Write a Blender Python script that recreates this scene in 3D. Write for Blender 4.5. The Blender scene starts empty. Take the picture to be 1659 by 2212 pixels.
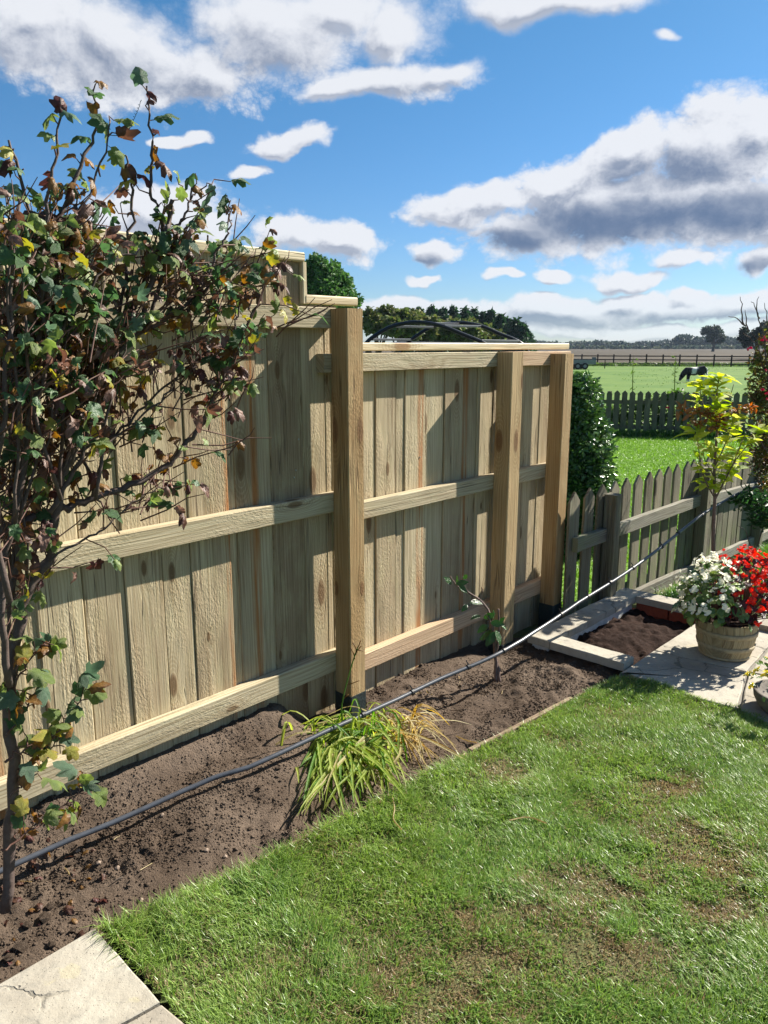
import bpy, bmesh, math, random
import numpy as np
from mathutils import Matrix, Vector

random.seed(7)
rng = np.random.default_rng(11)
R = math.radians
scene = bpy.context.scene
COL = scene.collection

# ------------------------------------------------------------------ camera
CAM_H = 1.65
PITCH = R(12.236)
FPX, CX, CY = 1660.0, 829.5, 1106.0          # focal length and centre in a 1659 x 2212 frame
cam_d = bpy.data.cameras.new('camera')
cam = bpy.data.objects.new('camera', cam_d)
COL.objects.link(cam)
cam.location = (0, 0, CAM_H)
cam.rotation_euler = (R(90) - PITCH, 0, 0)
cam_d.sensor_fit = 'VERTICAL'
cam_d.sensor_height = 24.0
cam_d.lens = 24.0 * FPX / 2212.0
cam_d.clip_start = 0.05
cam_d.clip_end = 5000
scene.camera = cam

CF = np.array([0, math.cos(PITCH), -math.sin(PITCH)])
CU = np.array([0, math.sin(PITCH), math.cos(PITCH)])
CR = np.array([1.0, 0, 0])
CC = np.array([0, 0, CAM_H])

def ray(x, y): return CF + CR * (x - CX) / FPX + CU * (CY - y) / FPX
def at(x, y, Y):
    d = ray(x, y); return CC + d * (Y / d[1])
def gp(x, y, z=0.0):
    d = ray(x, y); return CC + d * ((z - CAM_H) / d[2])
def azel(x, y):
    d = ray(x, y); d = d / np.linalg.norm(d)
    return math.atan2(d[0], d[1]), math.asin(d[2])

# ------------------------------------------------------------------ world and sun
SUN_AZ, SUN_EL = R(59.0), R(36.5)
scene.view_settings.view_transform = 'Standard'
scene.view_settings.look = 'None'
scene.view_settings.exposure = 1.38
scene.view_settings.gamma = 1.0
scene.view_settings.use_curve_mapping = False

sun_d = bpy.data.lights.new('sun', 'SUN')
sun_d.energy = 5.0
sun_d.angle = R(0.55)
sun_d.color = (1.0, 0.94, 0.83)
sun = bpy.data.objects.new('sun', sun_d)
COL.objects.link(sun)
sdir = Vector((math.sin(SUN_AZ) * math.cos(SUN_EL), math.cos(SUN_AZ) * math.cos(SUN_EL), math.sin(SUN_EL)))
sun.rotation_euler = sdir.to_track_quat('Z', 'Y').to_euler()
sun.location = (6, 4, 8)

class NT:
    """small helper for writing node trees"""
    def __init__(s, nt): s.nt = nt
    def n(s, typ, **kw):
        nd = s.nt.nodes.new(typ)
        for k, v in kw.items(): setattr(nd, k, v)
        return nd
    def put(s, sock, v):
        if v is None: return
        if isinstance(v, bpy.types.NodeSocket): s.nt.links.new(v, sock)
        else: sock.default_value = v
    def m(s, op, a, b=None, c=None, clamp=False):
        nd = s.n('ShaderNodeMath', operation=op); nd.use_clamp = clamp
        s.put(nd.inputs[0], a); s.put(nd.inputs[1], b); s.put(nd.inputs[2], c)
        return nd.outputs[0]
    def vm(s, op, a, b=None, scale=None):
        nd = s.n('ShaderNodeVectorMath', operation=op)
        s.put(nd.inputs[0], a); s.put(nd.inputs[1], b)
        if scale is not None: s.put(nd.inputs['Scale'], scale)
        return nd.outputs['Value'] if op in ('LENGTH', 'DOT_PRODUCT', 'DISTANCE') else nd.outputs[0]
    def xyz(s, x=0.0, y=0.0, z=0.0):
        nd = s.n('ShaderNodeCombineXYZ')
        s.put(nd.inputs[0], x); s.put(nd.inputs[1], y); s.put(nd.inputs[2], z)
        return nd.outputs[0]
    def sep(s, v):
        nd = s.n('ShaderNodeSeparateXYZ'); s.put(nd.inputs[0], v); return nd.outputs
    def noise(s, v, scale=1.0, detail=4.0, rough=0.5, dist=0.0, color=False):
        nd = s.n('ShaderNodeTexNoise'); s.put(nd.inputs['Vector'], v)
        nd.inputs['Scale'].default_value = scale; nd.inputs['Detail'].default_value = detail
        nd.inputs['Roughness'].default_value = rough; nd.inputs['Distortion'].default_value = dist
        return nd.outputs['Color' if color else 'Fac']
    def ss(s, v, a, b, lo=0.0, hi=1.0):
        nd = s.n('ShaderNodeMapRange', interpolation_type='SMOOTHSTEP')
        s.put(nd.inputs[0], v); s.put(nd.inputs[1], a); s.put(nd.inputs[2], b); s.put(nd.inputs[3], lo); s.put(nd.inputs[4], hi)
        return nd.outputs[0]
    def mix(s, f, a, b):
        nd = s.n('ShaderNodeMix', data_type='RGBA')
        s.put(nd.inputs[0], f)
        for sk, v in ((nd.inputs[6], a), (nd.inputs[7], b)):
            if isinstance(v, (tuple, list)) and len(v) == 3: v = (*v, 1)
            s.put(sk, v)
        return nd.outputs[2]
    def mul(s, f, a, b):
        nd = s.n('ShaderNodeMix', data_type='RGBA', blend_type='MULTIPLY')
        s.put(nd.inputs[0], f)
        for sk, v in ((nd.inputs[6], a), (nd.inputs[7], b)):
            if isinstance(v, (tuple, list)) and len(v) == 3: v = (*v, 1)
            s.put(sk, v)
        return nd.outputs[2]
    def grey(s, v):
        return s.xyz(v, v, v)

def build_world():
    w = bpy.data.worlds.new('World'); scene.world = w; w.use_nodes = True
    nt = w.node_tree; nt.nodes.clear(); T = NT(nt)
    out = T.n('ShaderNodeOutputWorld')
    sky = T.n('ShaderNodeTexSky', sky_type='NISHITA')
    sky.sun_disc = False
    sky.sun_elevation = SUN_EL
    sky.sun_rotation = SUN_AZ
    sky.air_density = 1.0; sky.dust_density = 0.35; sky.ozone_density = 2.2
    hs = T.n('ShaderNodeHueSaturation')
    hs.inputs['Saturation'].default_value = 1.12; hs.inputs['Value'].default_value = 1.0
    skc = T.n('ShaderNodeTexCoord'); sel = T.m('ARCSINE', T.sep(skc.outputs['Generated'])[2])
    cool = T.mul(1.0, sky.outputs[0], T.mix(T.ss(sel, -.02, .45), (.60, .74, .98), (.62, .84, .93)))
    nt.links.new(cool, hs.inputs['Color'])
    bg1 = T.n('ShaderNodeBackground'); bg1.inputs[1].default_value = 0.051
    nt.links.new(hs.outputs[0], bg1.inputs[0])
    tc = T.n('ShaderNodeTexCoord')
    d = T.sep(tc.outputs['Generated'])
    az = T.m('ARCTAN2', d[0], d[1]); el = T.m('ARCSINE', d[2])
    p0 = T.xyz(az, el, 0.0)
    # clouds seen in this part of the sky: centre and radii
    B = [(60, 40, 240, 105, 0), (250, 105, 220, 95, 5), (430, 150, 175, 72, 5), (600, 80, 200, 90, -5), (610, 40, 220, 70, 0), (840, 70, 130, 60, 12),
         (720, 10, 190, 40, 0), (860, 168, 215, 44, -5), (960, 150, 100, 26, -8), (740, 190, 90, 26, 0), (1190, 0, 240, 38, 0), (1440, 66, 36, 18, 0),
         (620, 303, 92, 30, -10), (540, 372, 50, 17, 0), (385, 297, 52, 13, 0),
         (1560, 325, 190, 100, -8), (1650, 285, 110, 70, 0), (1350, 330, 110, 62, -10), (1240, 390, 160, 62, -12), (1010, 440, 170, 44, -8), (1400, 455, 330, 92, -4),
         (1150, 510, 190, 60, 0), (950, 552, 75, 34, 0), (1620, 470, 190, 80, 0), (1650, 568, 50, 32, 0),
         (745, 530, 108, 55, 0), (640, 515, 120, 45, 0), (350, 470, 190, 70, 0), (910, 606, 55, 12, 0), (1090, 597, 38, 14, 0), (1190, 597, 55, 20, 0),
         (1350, 600, 115, 20, 0), (1480, 562, 72, 22, 0), (900, 655, 210, 26, 0), (1220, 672, 330, 34, 0), (1480, 660, 330, 30, 0), (1360, 640, 80, 18, 0), (1500, 632, 70, 14, 0),
         (1400, 712, 420, 22, 0), (1000, 720, 300, 20, 0)]
    # dark undersides of the cumulus
    D = [(1330, 478, 350, 66, -3, .92), (1120, 512, 170, 36, 0, 0.9), (1600, 448, 210, 62, -3, .95), (1440, 378, 230, 60, -12, 0.62), (1640, 570, 60, 26, 0, 0.8), (930, 562, 55, 24, 0, 0.6),
         (250, 150, 270, 60, 5, 0.34), (560, 120, 220, 55, -5, 0.30), (120, 80, 140, 45, 0, 0.2), (420, 185, 170, 36, 4, 0.34), (860, 190, 180, 20, -5, 0.22), (740, 560, 110, 28, 0, 0.22),
         (1230, 690, 420, 24, 0, 0.5), (1500, 685, 330, 24, 0, 0.5), (900, 672, 180, 16, 0, 0.35), (620, 322, 80, 16, -10, 0.2)]
    def group(name, blobs, dens):
        g = bpy.data.node_groups.new(name, 'ShaderNodeTree')
        g.interface.new_socket('P', in_out='INPUT', socket_type='NodeSocketVector')
        g.interface.new_socket('V', in_out='OUTPUT', socket_type='NodeSocketFloat')
        G = NT(g); gi = G.n('NodeGroupInput'); go = G.n('NodeGroupOutput')
        P = gi.outputs[0]
        if dens:                              # wobble the blob domain so no ellipse reads as one
            wob = G.vm('SUBTRACT', G.noise(P, 9.0, 3, .55, color=True), (.5, .5, .5))
            Q = G.vm('ADD', P, G.vm('MULTIPLY', wob, (.10, .06, 0)))
        else:
            wob = G.vm('SUBTRACT', G.noise(P, 11.0, 4, .6, color=True), (.5, .5, .5))
            Q = G.vm('ADD', P, G.vm('MULTIPLY', wob, (.055, .025, 0)))
        acc = None
        for b in blobs:
            a, e = azel(b[0], b[1]); k = 1 / 1760.0
            mp = G.n('ShaderNodeMapping', vector_type='TEXTURE')
            G.put(mp.inputs[0], Q)
            mp.inputs[1].default_value = (a, e, 0); mp.inputs[2].default_value = (0, 0, R(-b[4])); mp.inputs[3].default_value = (b[2] * k * 1.05, b[3] * k * 1.12, 1)
            l = G.vm('LENGTH', mp.outputs[0])
            v = G.m('SUBTRACT', 1.0, l)
            if not dens: v = G.m('MULTIPLY', G.ss(v, 0.0, .75), b[5])
            acc = v if acc is None else (G.m('SMOOTH_MAX', acc, v, .22) if dens else G.m('MAXIMUM', acc, v))
        if dens:
            s3 = G.sep(P)
            pn = G.xyz(s3[0], G.m('MULTIPLY', s3[1], 1.35), 0.3)
            n1 = G.noise(pn, 8.5, 10, .6, .2)
            vor = G.n('ShaderNodeTexVoronoi', feature='SMOOTH_F1'); G.put(vor.inputs['Vector'], G.vm('ADD', pn, G.vm('MULTIPLY', wob, (.05, .05, 0)))); vor.inputs['Scale'].default_value = 19.0
            vor.inputs['Smoothness'].default_value = .35; vor.inputs['Detail'].default_value = 4.0; vor.inputs['Roughness'].default_value = .62; vor.inputs['Lacunarity'].default_value = 2.3; vor.normalize = True
            bil = G.m('SUBTRACT', .32, vor.outputs['Distance'])
            # scattered clouds of the same kind round the rest of the sky
            far = G.m('MAXIMUM', G.m('MAXIMUM', G.ss(G.m('ABSOLUTE', s3[0]), .5, .75), G.ss(s3[1], .52, .72)), 0.0)
            gen = G.m('MULTIPLY', G.m('SUBTRACT', G.noise(G.xyz(s3[0], G.m('MULTIPLY', s3[1], 2.2), 4.0), 2.2, 3, .5), .56), 4.5)
            gen = G.m('ADD', G.m('MULTIPLY', far, G.m('ADD', gen, 2.0)), -2.0)
            acc = G.m('MAXIMUM', acc, gen)
            acc = G.m('MAXIMUM', acc, -.6)
            v = G.m('ADD', G.m('MULTIPLY', acc, 1.5), G.m('MULTIPLY', G.m('SUBTRACT', n1, .5), G.ss(s3[1], .24, .34, 1.35, 1.5)))
            v = G.m('ADD', v, G.m('MULTIPLY', bil, G.ss(s3[1], .26, .36, 2.3, 1.4)))
            acc = G.m('ADD', v, -.16)
        G.put(go.inputs[0], acc)
        return g
    gd = group('cloud_density', B, True); gk = group('cloud_underside', D, False)
    def call(g, v):
        nd = T.n('ShaderNodeGroup'); nd.node_tree = g; T.put(nd.inputs[0], v); return nd.outputs[0]
    d0 = call(gd, p0)
    d1 = call(gd, T.vm('ADD', p0, (.010, .012, 0)))
    dk = call(gk, p0)
    alpha = T.ss(d0, .0, T.ss(el, .25, .34, .52, .85))
    lit = T.m('MULTIPLY', T.m('SUBTRACT', d0, d1), 0.62)
    thick = T.ss(d0, .3, 1.25)
    b = T.m('ADD', 0.80, T.m('MAXIMUM', T.m('MINIMUM', lit, .3), -.28))
    b = T.m('SUBTRACT', b, T.m('MULTIPLY', thick, .10))
    dk2 = T.m('MULTIPLY', dk, T.ss(d0, .05, .5))
    b = T.m('MULTIPLY', b, T.m('SUBTRACT', 1.0, T.m('MULTIPLY', dk2, .70)))
    b = T.m('MAXIMUM', T.m('MINIMUM', b, 1.0), .1)
    cc = T.mix(T.ss(b, .12, .88), (0.13, 0.19, 0.32), (0.86, 0.88, 0.93))
    bg2 = T.n('ShaderNodeBackground'); T.put(bg2.inputs[0], cc); bg2.inputs[1].default_value = 0.385
    # clouds thin out into the pale air near the horizon
    alpha = T.m('MULTIPLY', alpha, T.ss(el, -.01, .07, .55, .96))
    mx = T.n('ShaderNodeMixShader')
    T.put(mx.inputs[0], alpha); nt.links.new(bg1.outputs[0], mx.inputs[1]); nt.links.new(bg2.outputs[0], mx.inputs[2])
    nt.links.new(mx.outputs[0], out.inputs[0])
    w.cycles.sampling_method = 'MANUAL'; w.cycles.sample_map_resolution = 512
build_world()

# ------------------------------------------------------------------ fence frame: u along the fence, n towards the garden
P1 = np.array([-0.15842, 3.25403, 0.0])
AZ = R(42.7926)
FU = np.array([math.sin(AZ), math.cos(AZ), 0.0]); FN = np.array([FU[1], -FU[0], 0.0])
def PF(u, n, z=0.0): return P1 + FU * u + FN * n + np.array([0, 0, z])
def UN(x, y):
    dx, dy = x - P1[0], y - P1[1]
    return dx * FU[0] + dy * FU[1], dx * FN[0] + dy * FN[1]

# ------------------------------------------------------------------ numpy noise
_perm = rng.random((256, 256))
def vnoise(x, y):
    xi = np.floor(x).astype(int); yi = np.floor(y).astype(int)
    fx = x - xi; fy = y - yi
    fx = fx * fx * (3 - 2 * fx); fy = fy * fy * (3 - 2 * fy)
    a = _perm[xi & 255, yi & 255]; b = _perm[(xi + 1) & 255, yi & 255]; c = _perm[xi & 255, (yi + 1) & 255]; d = _perm[(xi + 1) & 255, (yi + 1) & 255]
    return (a * (1 - fx) + b * fx) * (1 - fy) + (c * (1 - fx) + d * fx) * fy
def fbm(x, y, oct=4, gain=.5):
    s = 0; amp = 1; t = 0
    for i in range(oct):
        s = s + amp * vnoise(x * 2 ** i + 17.3 * i, y * 2 ** i + 9.1 * i); t += amp; amp *= gain
    return s / t
def sstep(a, b, x):
    t = np.clip((x - a) / (b - a), 0, 1); return t * t * (3 - 2 * t)

# ------------------------------------------------------------------ object helpers
WM = {}
def link(o): COL.objects.link(o); return o
def thing(name, label, cat, loc, group=None):
    o = bpy.data.objects.new(name, None); link(o)
    o.empty_display_size = .1
    o.location = loc; WM[o.name] = Matrix.Translation(Vector(loc))
    tag(o, label, cat, group); return o
def tag(o, label, cat, group=None):
    o['label'] = label; o['category'] = cat
    if group: o['group'] = group
    return o
def place(o, M, parent=None):
    link(o); WM[o.name] = M.copy()
    if parent is not None:
        o.parent = parent; o.matrix_basis = WM[parent.name].inverted() @ M
    else: o.matrix_basis = M
    return o
def mesh_np(name, V, tris=None, quads=None, col=None, smooth=False, mats=None, matidx=None):
    me = bpy.data.meshes.new(name)
    V = np.asarray(V, np.float32)
    nt = 0 if tris is None else len(tris); nq = 0 if quads is None else len(quads)
    me.vertices.add(len(V)); me.vertices.foreach_set('co', V.ravel())
    loops = []
    if nt: loops.append(np.asarray(tris, np.int32).ravel())
    if nq: loops.append(np.asarray(quads, np.int32).ravel())
    loops = np.concatenate(loops)
    me.loops.add(len(loops)); me.loops.foreach_set('vertex_index', loops)
    st = np.concatenate([np.arange(nt) * 3, nt * 3 + np.arange(nq) * 4]).astype(np.int32)
    me.polygons.add(nt + nq); me.polygons.foreach_set('loop_start', st)
    me.polygons.foreach_set('use_smooth', np.full(nt + nq, bool(smooth)))
    if col is not None:
        a = me.color_attributes.new('Col', 'FLOAT_COLOR', 'POINT')
        c4 = np.ones((len(V), 4), np.float32); c4[:, :3] = col
        a.data.foreach_set('color', c4.ravel())
    me.update(calc_edges=True); me.validate()
    return me
def obj(name, me, mat, parent=None, M=None, kind=None):
    o = bpy.data.objects.new(name, me)
    if mat is not None and not me.materials: me.materials.append(mat)
    place(o, M if M is not None else Matrix.Identity(4), parent)
    if kind: o['kind'] = kind
    return o
class MB:
    def __init__(s): s.v = []; s.q = []; s.t = []; s.c = []; s.n = 0
    def add(s, V, tris=None, quads=None, col=None):
        V = np.asarray(V, float)
        if tris is not None and len(tris): s.t.append(np.asarray(tris, int) + s.n)
        if quads is not None and len(quads): s.q.append(np.asarray(quads, int) + s.n)
        s.v.append(V); s.n += len(V)
        if col is not None:
            c = np.asarray(col, float)
            s.c.append(np.tile(c, (len(V), 1)) if c.ndim == 1 else c)
    def mesh(s, name, smooth=False):
        return mesh_np(name, np.concatenate(s.v), np.concatenate(s.t) if s.t else None, np.concatenate(s.q) if s.q else None,
                       np.concatenate(s.c) if s.c else None, smooth)
def tube(pts, rad, sides=6, cap=True):
    pts = np.asarray(pts, float); n = len(pts)
    rad = np.full(n, rad) if np.isscalar(rad) else np.asarray(rad, float)
    T = np.gradient(pts, axis=0); T /= np.linalg.norm(T, axis=1)[:, None] + 1e-9
    ref = np.array([0, 0, 1.0]) if abs(T[0][2]) < .9 else np.array([1.0, 0, 0])
    A = np.cross(T, ref); A /= np.linalg.norm(A, axis=1)[:, None] + 1e-9
    B = np.cross(T, A)
    th = np.arange(sides) * 2 * math.pi / sides
    V = (pts[:, None, :] + rad[:, None, None] * (np.cos(th)[None, :, None] * A[:, None, :] + np.sin(th)[None, :, None] * B[:, None, :])).reshape(-1, 3)
    q = []
    for i in range(n - 1):
        for j in range(sides):
            k = (j + 1) % sides
            q.append((i * sides + j, i * sides + k, (i + 1) * sides + k, (i + 1) * sides + j))
    t = []
    if cap:
        for j in range(1, sides - 1):
            t.append((0, j + 1, j)); t.append(((n - 1) * sides, (n - 1) * sides + j, (n - 1) * sides + j + 1))
    return V, t, q
def spline(pts, sub=4):
    """Catmull-Rom through the points"""
    p = np.asarray(pts, float); p = np.vstack([2 * p[0] - p[1], p, 2 * p[-1] - p[-2]])
    out = []
    for i in range(1, len(p) - 2):
        for k in range(sub):
            t = k / sub
            out.append(.5 * ((2 * p[i]) + (-p[i - 1] + p[i + 1]) * t + (2 * p[i - 1] - 5 * p[i] + 4 * p[i + 1] - p[i + 2]) * t * t + (-p[i - 1] + 3 * p[i] - 3 * p[i + 1] + p[i + 2]) * t ** 3))
    out.append(p[-2]); return np.array(out)
def bar(w, t, L, seg=2, ch=.004, jit=.0, r=random):
    """chamfered bar, length along local z from 0 to L, width x, thickness y"""
    prof = [(-w / 2 + ch, -t / 2), (w / 2 - ch, -t / 2), (w / 2, -t / 2 + ch), (w / 2, t / 2 - ch), (w / 2 - ch, t / 2), (-w / 2 + ch, t / 2), (-w / 2, t / 2 - ch), (-w / 2, -t / 2 + ch)]
    V = []
    for i in range(seg + 1):
        dx, dy = (r.uniform(-jit, jit), r.uniform(-jit, jit))
        for (x, y) in prof: V.append((x + dx + r.uniform(-jit, jit) * .5, y + dy * .6, L * i / seg))
    q = [(i * 8 + j, i * 8 + (j + 1) % 8, (i + 1) * 8 + (j + 1) % 8, (i + 1) * 8 + j) for i in range(seg) for j in range(8)]
    t_ = [(0, j + 1, j) for j in range(1, 7)] + [(seg * 8, seg * 8 + j, seg * 8 + j + 1) for j in range(1, 7)]
    return mesh_np('bar', V, t_, q)
def basis(o, x, y, z):
    return Matrix(((x[0], y[0], z[0], o[0]), (x[1], y[1], z[1], o[1]), (x[2], y[2], z[2], o[2]), (0, 0, 0, 1)))
VX = lambda a: (float(a[0]), float(a[1]), float(a[2]))
UPZ = np.array([0, 0, 1.0])
def leafM(pos, d, nrm, s=1.0):
    d = np.asarray(d, float); d = d / (np.linalg.norm(d) + 1e-9)
    nrm = np.asarray(nrm, float); x = np.cross(d, nrm); l = np.linalg.norm(x)
    if l < 1e-5: x = np.cross(d, (.3, .5, .8)); l = np.linalg.norm(x)
    x /= l; z = np.cross(x, d)
    return basis(pos, x * s, d * s, z * s)

# ------------------------------------------------------------------ materials
def new_mat(name):
    m = bpy.data.materials.new(name); m.use_nodes = True
    nt = m.node_tree; nt.nodes.clear(); T = NT(nt)
    out = T.n('ShaderNodeOutputMaterial'); b = T.n('ShaderNodeBsdfPrincipled')
    nt.links.new(b.outputs[0], out.inputs[0])
    return m, T, b, out
def bump(T, b, h, strength=.5, dist=.004):
    nd = T.n('ShaderNodeBump'); T.put(nd.inputs['Height'], h)
    nd.inputs['Strength'].default_value = strength; nd.inputs['Distance'].default_value = dist
    T.nt.links.new(nd.outputs[0], b.inputs['Normal'])
def oattr(T, name):
    a = T.n('ShaderNodeAttribute', attribute_type='OBJECT'); a.attribute_name = name; return a.outputs['Fac']
def colattr(T):
    a = T.n('ShaderNodeAttribute', attribute_type='GEOMETRY'); a.attribute_name = 'Col'; return a.outputs['Color']

def timber_mat(name, light, dark, green, knotc, sawn=1.0, rust=(.30, .11, .025), lines=.55, rough=.8, algae=None):
    m, T, b, out = new_mat(name)
    tc = T.n('ShaderNodeTexCoord'); seed = oattr(T, 'seed'); tint = oattr(T, 'tint'); stain = oattr(T, 'stain')
    o = T.sep(tc.outputs['Object'])
    X0 = T.m('ADD', o[0], T.m('MULTIPLY', o[1], .9))
    X = T.m('ADD', X0, T.m('MULTIPLY', seed, 3.17)); Z = T.m('ADD', o[2], T.m('MULTIPLY', seed, 7.9))
    kv = T.xyz(T.m('MULTIPLY', X, 5.5), T.m('MULTIPLY', Z, 1.9), 0)
    vo = T.n('ShaderNodeTexVoronoi', voronoi_dimensions='2D'); T.put(vo.inputs['Vector'], kv); vo.inputs['Scale'].default_value = 1.0
    gate = T.ss(T.sep(vo.outputs['Color'])[0], .50, .55)
    kd = T.m('DIVIDE', vo.outputs['Distance'], T.ss(T.sep(vo.outputs['Color'])[1], .0, 1.0, .45, 1.35))
    knot = T.m('MULTIPLY', T.ss(kd, .115, .06), gate)
    ring = T.m('MULTIPLY', T.ss(kd, .42, .0), gate)
    warp = T.noise(T.xyz(T.m('MULTIPLY', X, 5.0), T.m('MULTIPLY', Z, .8), 0), 1.0, 3, .5)
    ph = T.m('ADD', T.m('MULTIPLY', X, 75.0), T.m('ADD', T.m('MULTIPLY', warp, 10.0), T.m('MULTIPLY', ring, 3.2)))
    ln = T.m('SINE', T.m('MULTIPLY', ph, 6.283))
    ln = T.ss(ln, -.2, 1.0)
    fine = T.noise(T.xyz(T.m('ADD', T.m('MULTIPLY', X, 150.0), T.m('MULTIPLY', ring, 3.0)), T.m('MULTIPLY', Z, 1.8), 0), 1.0, 4, .65)
    broad = T.noise(T.xyz(T.m('MULTIPLY', X, 9.0), T.m('MULTIPLY', Z, 1.1), T.m('MULTIPLY', seed, 2.0)), 1.0, 3, .5)
    blot = T.noise(T.xyz(T.m('MULTIPLY', X, 16.0), T.m('MULTIPLY', Z, 6.0), 3.0), 1.0, 4, .6)
    c = T.mix(T.ss(T.m('ADD', T.m('MULTIPLY', tint, .7), T.m('MULTIPLY', broad, .75)), .38, 1.0), light, dark)
    c = T.mix(T.m('MULTIPLY', T.ss(blot, .42, .72), .45), c, green)
    c = T.mul(T.m('MULTIPLY', ln, lines), c, (.62, .55, .46))
    c = T.mul(T.m('MULTIPLY', T.ss(fine, .40, .70), .8), c, (.56, .50, .42))
    ck = T.m('ABSOLUTE', T.m('SUBTRACT', T.noise(T.xyz(T.m('MULTIPLY', X, 24.0), T.m('MULTIPLY', Z, .45), 5.0), 1.0, 2, .5), .5))
    crack = T.m('MULTIPLY', T.ss(ck, .010, .003), T.ss(T.noise(T.xyz(T.m('MULTIPLY', X, 6.0), T.m('MULTIPLY', Z, 1.4), 1.0), 1.0, 2), .50, .58))
    c = T.mix(T.m('MULTIPLY', crack, .7), c, tuple(x * .35 for x in dark))
    c = T.mix(T.m('MULTIPLY', knot, .82), c, knotc)
    c = T.mul(T.m('MULTIPLY', T.ss(T.m('MULTIPLY', ring, T.m('ABSOLUTE', T.m('SINE', T.m('MULTIPLY', kd, 95.0)))), .1, .6), .4), c, (.6, .5, .4))
    # resin and rust running down along the edge of a board
    sx = T.m('ADD', T.m('ABSOLUTE', T.m('SUBTRACT', X0, T.m('MULTIPLY', stain, .1))), T.m('MULTIPLY', T.m('SUBTRACT', T.noise(T.xyz(0.0, T.m('MULTIPLY', Z, 6.0), 0), 1.0, 3), .5), .03))
    st = T.m('MULTIPLY', T.ss(sx, .036, .006), T.ss(T.m('ABSOLUTE', stain), .05, .2))
    st = T.m('MULTIPLY', st, T.ss(T.noise(T.xyz(T.m('MULTIPLY', X, 60.0), T.m('MULTIPLY', Z, 2.0), 0), 1.0, 3), .3, .6))
    c = T.mix(T.m('MULTIPLY', st, .85), c, rust)
    if algae:
        am = T.m('MULTIPLY', T.ss(T.m('ADD', o[2], T.m('MULTIPLY', blot, .5)), .75, .2), T.ss(blot, .38, .6))
        c = T.mix(T.m('MULTIPLY', am, .75), c, algae)
    T.put(b.inputs['Base Color'], c)
    b.inputs['Roughness'].default_value = rough
    b.inputs['Specular IOR Level'].default_value = .25
    saw = T.noise(T.xyz(T.m('MULTIPLY', X, 150.0), T.m('MULTIPLY', Z, 55.0), 0), 1.0, 3, .6)
    patch = T.ss(T.noise(T.xyz(T.m('MULTIPLY', X, 7.0), T.m('MULTIPLY', Z, 2.5), 9.0), 1.0, 2), .40, .62, .12, 1.0)
    h = T.m('ADD', T.m('MULTIPLY', T.m('MULTIPLY', saw, patch), sawn), T.m('ADD', T.m('MULTIPLY', fine, .5), T.m('MULTIPLY', crack, -1.2)))
    h = T.m('ADD', h, T.m('MULTIPLY', knot, .25))
    bump(T, b, h, .8, .0056)
    return m
M_board = timber_mat('sawn_pine', (.545, .46, .305), (.285, .21, .13), (.45, .40, .24), (.13, .07, .03), 1.1, lines=.3)
M_post = timber_mat('post_timber', (.46, .335, .18), (.33, .205, .09), (.41, .32, .17), (.17, .085, .035), .9, lines=.3)
M_rail = timber_mat('rail_timber', (.51, .44, .30), (.36, .295, .195), (.42, .39, .25), (.16, .10, .05), .8, lines=.4)
M_pale = timber_mat('planed_pine', (.66, .56, .37), (.60, .48, .29), (.62, .54, .36), (.30, .17, .07), .12, lines=.3, rough=.6)
M_pink = timber_mat('fresh_pine', (.53, .38, .25), (.46, .31, .19), (.50, .38, .24), (.25, .13, .06), .5, lines=.4)
M_grey = timber_mat('weathered_timber', (.26, .235, .175), (.13, .118, .085), (.20, .21, .125), (.06, .05, .04), .9, lines=.4, algae=(.15, .20, .05))
M_greyrail = timber_mat('weathered_rail', (.30, .29, .245), (.19, .18, .15), (.26, .27, .21), (.09, .085, .07), .8, lines=.6, algae=(.15, .17, .08))
M_brownpale = timber_mat('brown_paling', (.19, .125, .075), (.12, .08, .05), (.16, .12, .07), (.06, .04, .03), .6)
M_creo = timber_mat('creosoted_timber', (.045, .025, .018), (.02, .012, .01), (.03, .02, .015), (.01, .01, .01), .4)
M_edge = timber_mat('edging_timber', (.36, .28, .19), (.22, .16, .11), (.28, .23, .15), (.12, .08, .05), .8)

def simple_mat(name, col, rough=.6, metal=0.0, nscale=30.0, namt=.35, bstr=.2, spec=.4, second=None):
    m, T, b, out = new_mat(name)
    tc = T.n('ShaderNodeTexCoord'); n = T.noise(tc.outputs['Object'], nscale, 5, .6)
    c2 = second or tuple(x * .55 for x in col)
    T.put(b.inputs['Base Color'], T.mix(T.m('MULTIPLY', T.ss(n, .35, .7), namt * 2, clamp=True), col, c2))
    b.inputs['Roughness'].default_value = rough; b.inputs['Metallic'].default_value = metal; b.inputs['Specular IOR Level'].default_value = spec
    if bstr: bump(T, b, n, bstr, .004)
    return m
M_bitumen = simple_mat('bitumen_wrap', (.022, .034, .036), .55, nscale=60, bstr=.8)
M_pipe = simple_mat('grey_conduit', (.058, .064, .078), .36, nscale=35, bstr=.12, namt=.3, spec=.6)
M_clip = simple_mat('dark_clip', (.02, .02, .022), .5)
M_metal = simple_mat('dark_metal', (.018, .019, .022), .32, .3, spec=.6, bstr=.05)
M_roof = simple_mat('slate_sheet', (.10, .105, .115), .45, nscale=8)
M_galv = simple_mat('galvanised_steel', (.22, .24, .26), .45, .6, nscale=14)
M_tyre = simple_mat('tyre_rubber', (.015, .015, .015), .8)
M_bark = simple_mat('shrub_bark', (.075, .05, .042), .75, nscale=55, second=(.10, .075, .065), bstr=.7, namt=.4)
M_twig = simple_mat('red_twig', (.10, .042, .028), .7, nscale=60, second=(.14, .09, .07))
M_bark2 = simple_mat('tree_bark', (.075, .06, .045), .85, nscale=9, bstr=.8)
M_sapbark = simple_mat('sapling_bark', (.16, .105, .085), .7, nscale=70, bstr=.3)
M_wire = simple_mat('green_wire', (.02, .035, .03), .4)
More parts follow.
